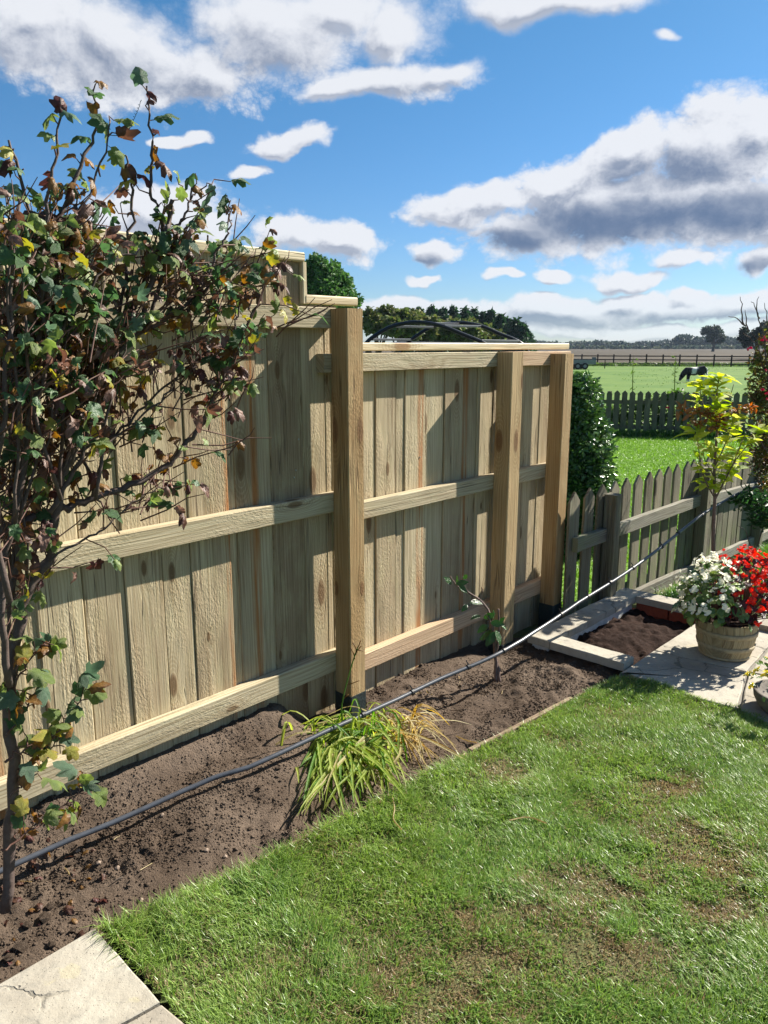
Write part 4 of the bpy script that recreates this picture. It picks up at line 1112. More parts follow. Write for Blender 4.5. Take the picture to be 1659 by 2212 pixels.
for (x0, y0, x1, y1) in ((766, 1424, 757, 1398), (768, 1415, 781, 1395), (770, 1408, 762, 1388), (771, 1404, 785, 1406), (772, 1400, 779, 1384), (748, 1480, 776, 1470), (742, 1510, 753, 1500)):
    V, t, q = tube([at(x0, y0, 3.02), at((x0 + x1) / 2 + rr.uniform(-3, 3), (y0 + y1) / 2, 3.02), at(x1, y1, 3.02)], [.0022, .002, .0025], 4); mb.add(V, t, q, (.17, .10, .035))
obj('flower_stalk', mb.mesh('flower_stalk', True), M_yleaf, lily, Matrix.Identity(4))

straws = MB()
for k_ in range(34):
    if k_ == 0: pts = [(846, 1715), (852, 1745), (850, 1770), (868, 1792)]
    elif k_ == 1: pts = [(1100, 1772), (1140, 1765), (1180, 1778)]
    elif k_ == 2: pts = [(985, 1590), (1010, 1600), (1030, 1604)]
    else:
        x, y = rr.uniform(40, 1250), 0; y = 2000 - (x - 250) * .50 + rr.uniform(-190, -20); a = rr.uniform(0, 6.28); l = rr.uniform(15, 45); pts = [(x, y), (x + l * math.cos(a) * .5 + rr.uniform(-5, 5), y + l * math.sin(a) * .25), (x + l * math.cos(a), y + l * math.sin(a) * .5)]
    P3 = []
    for (x, y) in pts:
        z = .02
        for _ in range(3):
            g = gp(x, y, z); uu, nn = UN(g[0], g[1])
            z = .018 if edge_d(g[0], g[1]) > 0 else float(bed_z(np.array([uu]), np.array([nn]))[0]) + .006
        P3.append(g)
    if k_ > 2 and (UN(P3[0][0], P3[0][1])[1] < -.12 or edge_d(P3[0][0], P3[0][1]) > 0): continue
    V, t, q = tube(spline(P3, 4), .0016 if k_ > 2 else .0028, 4); straws.add(V, t, q, (.46, .38, .22) if k_ < 3 or k_ % 3 == 0 else (.10, .07, .05))
obj('dry_stalks', straws.mesh('dry_stalks'), M_yleaf, None, Matrix.Identity(4), kind='stuff')

# ------------------------------------------------------------------ young camellia
cb = gp(1074, 1474, -.035)
cam_p = thing('camellia', 'spindly young camellia with few glossy leaves in the bare soil', 'plant', (float(cb[0]), float(cb[1]), -.05))
CY_ = float(cb[1]) + .02
def cst(pts, r0, r1, name='stem'):
    w = spline([at(x, y, CY_ + dz) for x, y, dz in pts], 4) + rng.normal(0, .0012, (4 * (len(pts) - 1) + 1, 3))
    V, t, q = tube(w, np.linspace(r0, r1, len(w)), 6); obj(name, mesh_np('stem', V, t, q, smooth=True), M_sapbark, cam_p, Matrix.Identity(4))
cst([(1072, 1480, -.02), (1071, 1430, 0), (1068, 1390, .0), (1062, 1340, 0), (1050, 1310, .02), (1020, 1285, .03), (990, 1268, .03), (972, 1245, .03)], .011, .003)
cst([(1080, 1480, -.03), (1076, 1440, 0), (1071, 1420, 0), (1075, 1390, 0), (1078, 1350, 0), (1076, 1315, 0)], .009, .005)
cst([(1015, 1284, .03), (1003, 1265, .03), (999, 1246, .03)], .003, .002); cst([(1036, 1300, .02), (1042, 1280, .03), (1040, 1268, .03)], .003, .0015); cst([(1066, 1375, 0), (1060, 1345, -.03), (1050, 1325, -.03)], .004, .002)
cl = []
for i in range(4):
    V, t, q, c = ovate(300 + i, .55, (.028, .085, .016), .25, .15); me = mesh_np('leaf', V, t, q, c, smooth=True); me.materials.append(M_gloss); cl.append(me)
for i, (x, y, dx, dy, s, dz) in enumerate([(975, 1262, -15, -18, .055, 0), (985, 1262, 25, -5, .06, -.02), (992, 1266, 18, 14, .05, .02), (985, 1258, 5, -18, .05, .02), (1000, 1250, 10, -8, .04, 0), (1015, 1300, 25, 2, .06, -.02), (1010, 1306, -10, 12, .045, .02), (1045, 1335, 22, -8, .06, -.02), (1060, 1345, 30, 4, .065, -.03), (1055, 1350, -28, 18, .065, .02), (1062, 1360, -22, 22, .07, -.02),
                                   (1068, 1365, -18, 32, .08, -.03), (1070, 1362, 16, 34, .075, -.02), (1072, 1345, 24, -12, .05, .02), (1060, 1370, -26, 12, .06, .03), (1064, 1340, 5, -24, .06, 0), (1038, 1330, -20, 5, .055, 0), (1080, 1350, 18, 10, .04, .02)]):
    p = at(x, y, CY_ + dz); e = at(x + dx, y + dy, CY_ + dz - .02)
    obj('leaf', cl[i % 4], None, cam_p, leafM(p, e - p, np.array([.3, -.6, .7]) + rng.normal(0, .3, 3), s * 1.05))

# ------------------------------------------------------------------ barrel planter with begonias
BC = np.array([1.865, 3.955, 0.002])
bar_ = thing('barrel_planter', 'half barrel planter of wooden staves standing on the paving', 'planter', VX(BC))
prof = [(.0, .128), (.05, .142), (.10, .151), (.15, .155), (.20, .153)]
NS = 18
for k_ in range(NS):
    V = []
    a0 = 2 * math.pi * k_ / NS + .005; a1 = 2 * math.pi * (k_ + 1) / NS - .005
    for z, r in prof:
        for a in (a0, a1): V.append((r * math.cos(a), r * math.sin(a), z))
        for a in (a1, a0): V.append(((r - .014) * math.cos(a), (r - .014) * math.sin(a), z))
    q = [(i * 4 + j, i * 4 + (j + 1) % 4, (i + 1) * 4 + (j + 1) % 4, (i + 1) * 4 + j) for i in range(4) for j in range(4)] + [(16, 17, 18, 19), (3, 2, 1, 0)]
    o = obj('stave', mesh_np('stave', V, None, q), M_barrel, bar_, WM[bar_.name]); o['seed'] = k_ * 1.7; o['tint'] = random.random(); o['stain'] = 0.0
def ring(r0, r1, z0, z1, n=36, th=.004):
    V = []
    for i in range(n):
        a = 2 * math.pi * i / n
        for r, z in ((r0, z0), (r0 + th, z0 + .001), (r1 + th, z1 - .001), (r1, z1)): V.append((r * math.cos(a), r * math.sin(a), z))
    q = [(i * 4 + j, ((i + 1) % n) * 4 + j, ((i + 1) % n) * 4 + j + 1, i * 4 + j + 1) for i in range(n) for j in range(3)]
    return V, q
for z0, z1, r0, r1 in ((.052, .078, .1415, .1475), (.128, .156, .1535, .1556), (.002, .016, .1275, .131)):
    V, q = ring(r0, r1, z0, z1); obj('hoop', mesh_np('hoop', V, None, q, smooth=True), M_hoop, bar_, WM[bar_.name])
V = [(0, 0, .17)] + [(.14 * math.cos(a), .14 * math.sin(a), .165) for a in np.arange(16) * math.pi / 8]
obj('potting_soil', mesh_np('potting_soil', V, [(0, 1 + i, 1 + (i + 1) % 16) for i in range(16)]), M_compost, bar_, WM[bar_.name])

def flower_mesh(seed, col, npet=4, centre=(.7, .55, .1)):
    r = np.random.default_rng(seed); mb = MB()
    for j in range(3):          # a truss of three blossoms
        off = r.normal(0, .35, 3) * np.array([1, 1, .5]) if j else np.zeros(3)
        tilt = r.normal(0, .5, 2)
        for k_ in range(npet):
            a = 2 * math.pi * k_ / npet + r.uniform(-.2, .2); ln = r.uniform(.42, .6) * (1 if k_ % 2 == 0 else .75); wd = .30
            d = np.array([math.cos(a), math.sin(a), .25 + tilt[0] * math.cos(a) + tilt[1] * math.sin(a)]); s = np.array([-math.sin(a), math.cos(a), 0])
            V = np.array([off, off + d * ln * .5 + s * wd, off + d * ln + s * wd * .5, off + d * ln - s * wd * .5, off + d * ln * .5 - s * wd])
            mb.add(V, [(0, 1, 4)], [(1, 2, 3, 4)], np.array(col) * r.uniform(.8, 1.1))
        mb.add(off + np.array([(.06, 0, .1), (-.03, .05, .1), (-.03, -.05, .1)]), [(0, 1, 2)], None, centre)
    me = mb.mesh('flower'); me.materials.append(M_petal); return me
def begonia(label, centre, rx, rz, z0, fl, lf, nf, nl, side, grp=None, fsize=.022, lsize=.045):
    b = thing('begonia', label, 'plant', (centre[0], centre[1], .17))
    st = MB(); r = random.Random(sum(map(ord, label)))
    def pt(f):
        while True:
            a = r.uniform(0, 2 * math.pi); el = math.asin(r.uniform(-.35, 1))
            d = np.array([math.cos(a) * math.cos(el), math.sin(a) * math.cos(el), math.sin(el)])
            p = np.array([centre[0], centre[1], z0]) + d * np.array([rx, rx, rz]) * f * r.uniform(.82, 1.16)
            if side(p): return p, d
    for i in range(nl):
        p, d = pt(.86 if r.random() < .75 else .66)
        obj('leaf', r.choice(lf), None, b, leafM(p, d + np.array([0, 0, -.35]) + rng.normal(0, .4, 3), d + np.array([0, 0, .6]) + rng.normal(0, .3, 3), lsize * r.uniform(.7, 1.3)))
        if i % 3 == 0:
            V, t, q = tube([np.array([centre[0] * .6 + p[0] * .4 * 0 + centre[0] * .4, centre[1], .17]) * .7 + p * .3, p], .003, 4, False); st.add(V, t, q)
    for i in range(nf):
        p, d = pt(1.10)
        if p[2] < z0 and r.random() < .9: p, d = pt(1.05)
        if p[2] < z0 - .02 and r.random() < .9: p, d = pt(1.05)
        n_ = d + rng.normal(0, .25, 3); x = np.cross(n_, (.2, .7, .3)); x /= np.linalg.norm(x)
        n_ = n_ / np.linalg.norm(n_); s = fsize * r.uniform(.8, 1.25)
        obj('flower', r.choice(fl), None, b, basis(p, x * s, np.cross(n_, x) * s, n_ * s))
    obj('stems', st.mesh('stems'), M_twig, b, Matrix.Identity(4), kind='stuff')
def lset(seed, col, wid=.85, mat=M_gloss, tip=None, fold=.15):
    out = []
    for i in range(4):
        V, t, q, c = ovate(seed + i, wid, col, fold, .25, tip); me = mesh_np('leaf', V, t, q, c, smooth=True); me.materials.append(mat); out.append(me)
    return out
WF_ = 0; wf = [flower_mesh(500 + i, (.82, .80, .70)) for i in range(4)]; rf = [flower_mesh(520 + i, (.75, .026, .014)) for i in range(4)]
gl = lset(600, (.075, .155, .04)) + lset(604, (.22, .29, .08)); dl = lset(610, (.035, .012, .016)) + lset(614, (.06, .015, .016))
bw = np.array([BC[0] - .085, BC[1] - .03]); br_ = np.array([BC[0] + .10, BC[1] + .04])
begonia('white flowering begonia with green leaves on the left of the barrel', bw, .185, .22, .30, wf, gl, 150, 250, lambda p: (p[0] - BC[0]) - .5 * (p[1] - BC[1]) < .02 + random.gauss(0, .05))
begonia('red flowering begonia with dark bronze leaves filling the right of the barrel', br_, .225, .235, .30, rf, dl, 230, 230, lambda p: (p[0] - BC[0]) - .5 * (p[1] - BC[1]) > -.03 + random.gauss(0, .04))

# bowl of yellow pansies at the right edge
pb = np.array([1.86, 3.275, 0])
bowl = thing('stone_bowl', 'low dark stone bowl on the corner of the paving', 'planter', VX(pb))
V = []; pr = [(.09, -.02), (.125, .02), (.145, .06), (.15, .09), (.135, .095), (.12, .07)]
for r_, z in pr:
    for i in range(20): a = i * math.pi / 10; V.append((r_ * math.cos(a), r_ * math.sin(a), z))
q = [(k_ * 20 + i, k_ * 20 + (i + 1) % 20, (k_ + 1) * 20 + (i + 1) % 20, (k_ + 1) * 20 + i) for k_ in range(5) for i in range(20)]
obj('bowl', mesh_np('bowl', V, [(100, 100 + i, 101 + i) for i in range(1, 19)], q, smooth=True), M_bowl, bowl, WM[bowl.name])
yf = [flower_mesh(540 + i, (.62, .52, .10), 5, (.5, .2, .02)) for i in range(3)]
pan = thing('pansy', 'yellow pansies spilling from the stone bowl', 'plant', (pb[0], pb[1], .08))
yl = lset(620, (.10, .17, .04), .6)
for i in range(75):
    a = rr.uniform(0, 6.28); d = np.array([math.cos(a), math.sin(a), rr.uniform(.1, 1.2)]); d /= np.linalg.norm(d)
    p = np.array([pb[0], pb[1], .09]) + d * np.array([.17, .17, .16]) * rr.uniform(.8, 1.05)
    obj('leaf', rr.choice(yl), None, pan, leafM(p, d + rng.normal(0, .4, 3), d + np.array([0, 0, .7]), .03))
    if i % 2 == 0:
        n_ = d + np.array([-.2, -.3, 0]); n_ /= np.linalg.norm(n_); x = np.cross(n_, UPZ); x /= np.linalg.norm(x) + 1e-6
        obj('flower', rr.choice(yf), None, pan, basis(p + d * .015, x * .02, np.cross(n_, x) * .02, n_ * .02))

# ------------------------------------------------------------------ yellow leaved sapling
SY = 5.15
sb = at(1541, 1215, SY)
sap = thing('young_tree', 'young tree with bright yellow green leaves behind the begonias', 'tree', (float(sb[0]), float(sb[1]), float(sb[2]) - .15))
yls = []
for i in range(8):
    c = [(.34, .39, .05), (.42, .45, .07), (.24, .32, .045), (.44, .46, .10)][i % 4]
    V, t, q, cc = ovate(700 + i, .46, c, .35, .28); me = mesh_np('leaf', V, t, q, cc, smooth=True); me.materials.append(M_yleaf); yls.append(me)
sst = [([(1541, 1290), (1541, 1215), (1541, 1140), (1544, 1080), (1543, 1010), (1549, 930), (1548, 860), (1553, 815)], 0, .017, .004, 1),
       ([(1542, 1072), (1527, 1045), (1515, 1010), (1508, 960), (1502, 935)], -.05, .006, .002, 1), ([(1549, 930), (1530, 900), (1515, 860), (1512, 830)], .03, .005, .002, 1),
       ([(1544, 1080), (1565, 1040), (1585, 1000), (1612, 965), (1640, 930)], .0, .007, .002, 1), ([(1543, 1010), (1560, 975), (1575, 935), (1585, 900)], -.06, .005, .002, 1),
       ([(1544, 1060), (1580, 1010), (1600, 985), (1630, 975)], .1, .005, .002, 1), ([(1549, 900), (1575, 860), (1585, 830)], .02, .004, .002, 1), ([(1543, 1030), (1520, 985), (1525, 945)], .08, .004, .002, 1), ([(1544, 1075), (1560, 1055), (1570, 1060)], -.05, .004, .002, 1), ([(1585, 1000), (1600, 960), (1612, 935), (1622, 920)], -.08, .004, .002, 1)]
nleaf = 0
for i, (pts, dy, r0, r1, lv) in enumerate(sst):
    w = spline([at(x, y, SY + dy * (k_ > 0)) for k_, (x, y) in enumerate(pts)], 4)
    V, t, q = tube(w, np.linspace(r0, r1, len(w)), 7)
    obj('trunk' if i == 0 else 'branch', mesh_np('stem', V, t, q, smooth=True), M_sapbark, sap, Matrix.Identity(4)); jb = nleaf
    s0 = .52 if i == 0 else .15
    k_ = max(4, int(np.linalg.norm(w[-1] - w[0]) * (1 - s0) / .0088))
    for j in range(k_ + 5):
        if nleaf >= 298: break
        f = min(1.0, s0 + (1 - s0) * j / k_); p = w[min(len(w) - 1, int(f * (len(w) - 1)))] + rng.normal(0, .012, 3)
        a = rr.uniform(0, 6.28); d = np.array([math.cos(a), math.sin(a), rr.uniform(-.1, .9)])
        obj('leaf', rr.choice(yls), None, sap, leafM(p, d, np.array([.1, -.1, 1]) + rng.normal(0, .45, 3), rr.uniform(.07, .13) * (.8 if f < .95 else 1.1))); nleaf += 1
print('sapling leaves', nleaf)

# ------------------------------------------------------------------ generic foliage clouds
def leaf_cloud(pts, size, cols, flat=0.0, asp=1.6, nrm_bias=None, droop=0.0):
    """one kite-shaped leaf (2 triangles) at each point"""
    n = len(pts); d = rng.normal(0, 1, (n, 3)); d[:, 2] = d[:, 2] * .6 - droop; d /= np.linalg.norm(d, axis=1)[:, None]
    m = rng.normal(0, 1, (n, 3)); 
    if nrm_bias is not None: m = m * .7 + nrm_bias
    s = np.cross(d, m); s /= np.linalg.norm(s, axis=1)[:, None] + 1e-9
    L = size * rng.uniform(.6, 1.3, n)[:, None]; W = L / asp / 2
    nn = np.cross(s, d) * L * .12
    V = np.stack([pts, pts + d * L * .5 + s * W + nn, pts + d * L, pts + d * L * .5 - s * W + nn], axis=1)
    q = (np.arange(n) * 4)[:, None] + np.array([0, 1, 2, 3])
    c = np.asarray(cols)[rng.integers(0, len(cols), n)] * rng.uniform(.7, 1.25, (n, 1))
    return V.reshape(-1, 3), q, np.repeat(c, 4, axis=0)
def blob_pts(c, r, n, fill=.35):
    d = rng.normal(0, 1, (n, 3)); d /= np.linalg.norm(d, axis=1)[:, None]
    rad = 1 - fill * rng.random(n) ** 1.5
    return np.asarray(c) + d * rad[:, None] * np.asarray(r)

# glossy evergreen bush behind the picket fence
eb = np.array([1.93, 7.25, -.3])
ev = thing('evergreen_bush', 'dense glossy dark green bush beside the end of the new fence', 'bush', VX(eb))
P = []
for (x, y, rx, rz, dY) in ((1240, 880, .26, .30, 0), (1250, 960, .34, .34, .05), (1262, 1040, .30, .30, -.05), (1230, 1050, .36, .4, .1), (1270, 930, .18, .24, .1), (1285, 1010, .15, .2, 0), (1255, 840, .16, .16, .05), (1215, 850, .2, .22, 0), (1275, 1100, .2, .3, 0), (1228, 1130, .3, .4, .1), (1250, 1180, .24, .3, -.1), (1262, 1250, .22, .25, -.1), (1225, 1260, .25, .3, 0), (1285, 1110, .12, .2, 0), (1285, 1240, .16, .28, 0), (1255, 1310, .25, .2, 0)):
    c = at(x, y, 7.2 + dY); P.append(blob_pts(c, (rx, rx, rz), int(2600 * rx * rz / .09), .6))
P = np.concatenate(P)
V, q, c = leaf_cloud(P, .055, [(.05, .115, .028), (.075, .155, .04), (.11, .19, .055), (.06, .125, .04)], asp=1.9)
o = obj('leaves', mesh_np('leaves', V, None, q, c), M_gloss, ev, Matrix.Identity(4), kind='stuff')
V, t, q = tube([eb, eb + np.array([0, 0, .6]), eb + np.array([.05, 0, 1.4])], [.04, .03, .01], 6); obj('trunk', mesh_np('trunk', V, t, q), M_bark2, ev, Matrix.Identity(4))

# red-flowered shrub at the right edge, bare twigs on top
rs = at(1690, 1180, 5.6)
red = thing('fuchsia_shrub', 'bronze leaved shrub with crimson flowers and bare twigs at the picture edge', 'shrub', VX(rs))
P = []
for (x, y, rx, rz, dY, n_) in ((1655, 830, .14, .18, .2, 900), (1668, 930, .17, .26, .25, 1300), (1650, 990, .10, .16, .3, 600), (1672, 1070, .16, .2, .2, 900), (1668, 740, .10, .16, .2, 350), (1638, 780, .06, .08, .2, 160), (1640, 870, .07, .1, .2, 260)):
    P.append(blob_pts(at(x, y, 5.4 + dY), (rx, rx * .8, rz), n_, .7))
P = np.concatenate(P); zz = P[:, 2]
V, q, c = leaf_cloud(P, .038, [(.12, .13, .03), (.13, .08, .025), (.09, .12, .03), (.17, .14, .04), (.07, .10, .025), (.11, .045, .022)], asp=2.4)
obj('leaves', mesh_np('leaves', V, None, q, c), M_leaf, red, Matrix.Identity(4), kind='stuff')
P = np.concatenate([blob_pts(at(x, y, 5.35), (rx, .12, rz), n_, .9) for (x, y, rx, rz, n_) in ((1625, 1075, .10, .07, 180), (1650, 1110, .10, .12, 300), (1600, 1085, .08, .05, 80))])
V, q, c = leaf_cloud(P, .06, [(.025, .07, .02), (.035, .09, .025), (.02, .05, .02)], asp=2.6); obj('low_leaves', mesh_np('low_leaves', V, None, q, c), M_leaf, red, Matrix.Identity(4), kind='stuff')
P = np.concatenate([blob_pts(at(x, y, 5.1), (.05, .05, .03), n_, .9) for (x, y, n_) in ((1500, 890, 45), (1525, 893, 60), (1555, 905, 60), (1585, 890, 50), (1510, 915, 40), (1545, 925, 40), (1475, 888, 16), (1615, 880, 60))])
V, q, c = leaf_cloud(P, .042, [(.22, .09, .03), (.26, .14, .04), (.16, .12, .035), (.30, .10, .04)], asp=2.5); obj('bronze_spray', mesh_np('bronze_spray', V, None, q, c), M_leaf, red, Matrix.Identity(4), kind='stuff')
def rst(pts, r0, r1, dY=.15):
    w = spline([at(x, y, 5.4 + dY) for x, y in pts], 3) + rng.normal(0, .004, (3 * (len(pts) - 1) + 1, 3))
    V, t, q = tube(w, np.linspace(r0, r1, len(w)), 5); obj('branch', mesh_np('branch', V, t, q), M_bark, red, Matrix.Identity(4))
for pts in ([(1690, 1180), (1675, 1000), (1660, 850), (1640, 750), (1618, 715), (1600, 690)], [(1618, 715), (1612, 690), (1608, 668)], [(1610, 705), (1592, 690), (1574, 682)], [(1605, 700), (1602, 668), (1600, 640)], [(1660, 850), (1652, 740), (1640, 690), (1630, 660), (1622, 650)], [(1640, 690), (1634, 665), (1637, 640)], [(1675, 1000), (1640, 950), (1600, 900), (1560, 905), (1500, 890), (1465, 880)], [(1640, 750), (1625, 735), (1605, 720)], [(1655, 1120), (1630, 1190), (1610, 1150), (1590, 1130)], [(1662, 720), (1656, 685), (1652, 655)]):
    rst(pts, .006, .0016)
cf = [flower_mesh(560 + i, (.34, .02, .05), 4, (.4, .05, .1)) for i in range(3)]
for (x, y, dY) in ((1652, 729, -.1), (1647, 735, -.1), (1656, 735, -.1), (1648, 842, -.1), (1655, 850, -.1), (1657, 862, -.1), (1622, 752, -.1), (1616, 755, -.1), (1443, 881, -.3), (1655, 800, 0)):
    p = at(x, y, 5.4 + dY); obj('flower', rr.choice(cf), None, red, basis(p, CR * .016, CU * .016, -CF * .016))
cl_ = lset(640, (.24, .10, .04), .4, M_leaf)
for (x, y, dx, dy) in ((1462, 884, 18, -14), (1475, 886, 12, -26), (1462, 888, 6, 26), (1480, 890, 25, -12), (1472, 884, -8, -22), (1490, 895, -18, 16)):
    p = at(x, y, 5.05); e = at(x + dx, y + dy, 5.03); obj('leaf', rr.choice(cl_), None, red, leafM(p, e - p, np.array([.2, -.8, .4]) + rng.normal(0, .2, 3), np.linalg.norm(e - p) * .8))

# ------------------------------------------------------------------ trees and woods beyond
def crown_tree(name, label, base, blobs, nleaf, size, cols, trunk, group=None, cat='tree', branches=True, fill=.4):
    t_ = thing(name, label, cat, VX(base), group)
    P = []
    vol = sum((b[3] * b[4]) for b in blobs)
    for (x, y, z, rx, rz) in blobs: P.append(blob_pts((base[0] + x, base[1] + y, base[2] + z), (rx, rx, rz), max(20, int(nleaf * rx * rz / vol)), fill))
    P = np.concatenate(P); V, q, c = leaf_cloud(P, size, cols, asp=1.3)
    obj('crown', mesh_np('crown', V, None, q, c), M_tree, t_, Matrix.Identity(4))
    mb = MB(); h, r = trunk
    V, t, q = tube([base, base + np.array([.05 * h, 0, h * .5]), base + np.array([0, 0, h])], [r, r * .7, r * .35], 7); mb.add(V, t, q)
    if branches:
        for (x, y, z, rx, rz) in blobs[:10]:
            V, t, q = tube([base + np.array([0, 0, h * .45]), base + np.array([x * .5, y * .5, (h * .45 + z) / 2 + .1 * h]), base + np.array([x, y, z])], [r * .5, r * .3, r * .1], 5); mb.add(V, t, q)
    obj('trunk', mb.mesh('trunk'), M_bark2, t_, Matrix.Identity(4))
    return t_
def pxr(px, Y): return px * Y / 1700.0
# leafy tree behind the fence step
Yt = 30.0; tb = at(690, 760, Yt); tb[2] = -.35
bl = []
for (x, y, r_) in ((690, 575, 24), (668, 600, 40), (712, 600, 34), (735, 632, 36), (700, 640, 50), (660, 650, 40), (755, 655, 24), (640, 610, 40), (610, 640, 40), (682, 560, 14), (745, 605, 16), (722, 575, 14), (770, 650, 12), (700, 680, 70), (640, 690, 60)):
    p = at(x, y, Yt + rr.uniform(-.5, .5)); bl.append((p[0] - tb[0], p[1] - tb[1], p[2] - tb[2], pxr(r_, Yt), pxr(r_, Yt) * .9))
crown_tree('broadleaf_tree', 'bushy mid green tree rising behind the step in the fence', tb, bl, 17000, .15, [(.065, .14, .04), (.09, .18, .05), (.11, .21, .06), (.07, .15, .05)], (5.0, .22), fill=.6)
# hedgerow trees
hedge = [(815, 668, 40, 46, 'rounded olive green hedgerow tree just right of the tall post'), (862, 682, 34, 46, 'second hedgerow tree behind the left foot of the black arches'), (920, 692, 36, 48, 'low olive hawthorn seen through the left black arch'), (985, 702, 40, 50, 'low olive hawthorn seen through the crossing of the black arches'), (1045, 706, 36, 52, 'small dull green hawthorn under the right black arch')]
for (x, y, r_, Y, lab) in hedge:
    b0 = at(x, 760, Y); b0[2] = -.4; bl = []
    for k_ in range(9):
        p = at(x + rr.uniform(-r_, r_), y + rr.uniform(-6, 40), Y + rr.uniform(-1, 1)); q_ = pxr(r_ * rr.uniform(.35, .6), Y); bl.append((p[0] - b0[0], p[1] - b0[1], p[2] - b0[2], q_, q_ * .9))
    crown_tree('hedgerow_tree', lab, b0, bl, 3600, .28, [(.10, .135, .04), (.13, .15, .05), (.08, .115, .036), (.14, .14, .055)], (2.6, .14), 'trees along the hedge behind the fence', fill=.65)
# conifers
conx = [(880, 668), (905, 664), (930, 662), (955, 667), (978, 664), (1002, 664), (1022, 668), (1040, 674), (1058, 671), (1078, 680), (1096, 688), (1112, 690), (1126, 700), (1138, 716), (892, 676), (945, 672), (1012, 676), (1068, 686)]
for i, (x, y) in enumerate(conx):
    Y = 95 + rr.uniform(-6, 6); b0 = at(x, 760, Y); b0[2] = -.4; top = at(x, y, Y)[2]; h = top + .4; P = []
    n_ = 900; f = rng.random(n_) ** .8; a = rng.uniform(0, 6.28, n_); rad = (1 - f) * h * .34 * (0.55 + .45 * np.abs(np.sin(f * 17 + a))) + .12
    P = np.column_stack([b0[0] + np.cos(a) * rad, b0[1] + np.sin(a) * rad, b0[2] + .4 + f * (h - .4)])
    t_ = thing('conifer', 'dark conifer in the plantation behind the black arches', 'tree', VX(b0), 'conifers of the dark plantation')
    V, q, c = leaf_cloud(P, .55, [(.022, .055, .02), (.03, .07, .026), (.04, .085, .03), (.025, .06, .028)], asp=1.8, droop=.4)
    obj('crown', mesh_np('crown', V, None, q, c), M_tree, t_, Matrix.Identity(4))
    V, t, q = tube([b0, b0 + np.array([0, 0, h * .5]), b0 + np.array([0, 0, h * .97])], [.16, .1, .02], 6); obj('trunk', mesh_np('trunk', V, t, q), M_bark2, t_, Matrix.Identity(4))
# lone oak
Y = 250.0; b0 = at(1540, 756, Y); b0[2] = -.4; bl = []
for (x, y, r_) in ((1540, 720, 16), (1525, 716, 10), (1522, 711, 6), (1552, 718, 13), (1560, 728, 9), (1532, 711, 9), (1545, 710, 9), (1536, 732, 9), (1556, 738, 6), (1519, 722, 4)):
    p = at(x, y, Y); bl.append((p[0] - b0[0], rr.uniform(-1, 1), p[2] - b0[2], pxr(r_, Y), pxr(r_, Y) * .75))
crown_tree('oak_tree', 'lone round headed oak at the far side of the bare field', b0, bl, 2600, .62, [(.022, .04, .018), (.03, .05, .02), (.018, .03, .014)], (4.5, .55), fill=.6)
for (x, y, w_, h_, Y, lab) in ((1632, 722, 26, 26, 120, 'dark clump tree behind the bare twigs of the crimson shrub'), (1664, 712, 18, 30, 112, 'feathery dark tree cut by the picture edge')):
    b0 = at(x, 757, Y); b0[2] = -.4; bl = []
    for k_ in range(9):
        p = at(x + rr.uniform(-w_, w_), y + rr.uniform(-h_ * .6, h_), Y); q_ = pxr(rr.uniform(7, 13), Y); bl.append((p[0] - b0[0], rr.uniform(-1, 1), p[2] - b0[2], q_, q_))
    crown_tree('field_tree', lab, b0, bl, 2600, .4, [(.02, .035, .02), (.03, .045, .025), (.015, .028, .016)], (3.0, .25), fill=.7)
# distant woods on the horizon
def woods(name, x0, x1, Y, f_top, r0, r1, n, size, cols, seed):
    r = np.random.default_rng(seed); Vs = MB()
    for i in range(n):
        x = r.uniform(x0, x1); yt = f_top(x) + r.uniform(0, 2.0); Yi = Y + r.uniform(-20, 20)
        top = at(x, yt, Yi); rad = pxr(r.uniform(r0, r1), Yi); col = np.asarray(cols)[r.integers(0, len(cols))] * r.uniform(.7, 1.3)
        P = blob_pts((top[0], top[1], (top[2] - rad * .9)), (rad * 1.1, rad, rad), 46, .2)
        V, q, c = leaf_cloud(P, size, [col], asp=1.2); Vs.add(V, None, q, c)
        P = np.column_stack([top[0] + r.normal(0, rad * .7, 14), np.full(14, top[1]), r.uniform(-.5, max(top[2] - rad, .2), 14)]); V, q, c = leaf_cloud(P, size, [col], asp=1.2); Vs.add(V, None, q, c)
    obj(name, Vs.mesh(name), M_tree, None, Matrix.Identity(4), kind='stuff')
wc = [(.03, .045, .035), (.04, .06, .04), (.025, .04, .035), (.06, .07, .045), (.035, .05, .045)]
woods('distant_woodland', 1130, 1680, 520, lambda x: 739 - 1.6 * math.sin(x * .045) + 1.2 * math.sin(x * .13), 3, 6, 330, 1.6, wc, 3)
woods('distant_copse', 1448, 1640, 470, lambda x: 727 + max(0, (1475 - x) * .35) + 3 * math.sin(x * .08) + (2 if x > 1560 else 0), 5, 9, 110, 1.8, [(.028, .042, .03), (.035, .05, .036), (.022, .034, .028)], 4)
woods('field_hedge', 1225, 1660, 430, lambda x: 746.5 + 1.2 * math.sin(x * .2), 2, 4, 150, 1.0, [(.06, .085, .05), (.045, .07, .04), (.075, .09, .06), (.09, .10, .06)], 5)
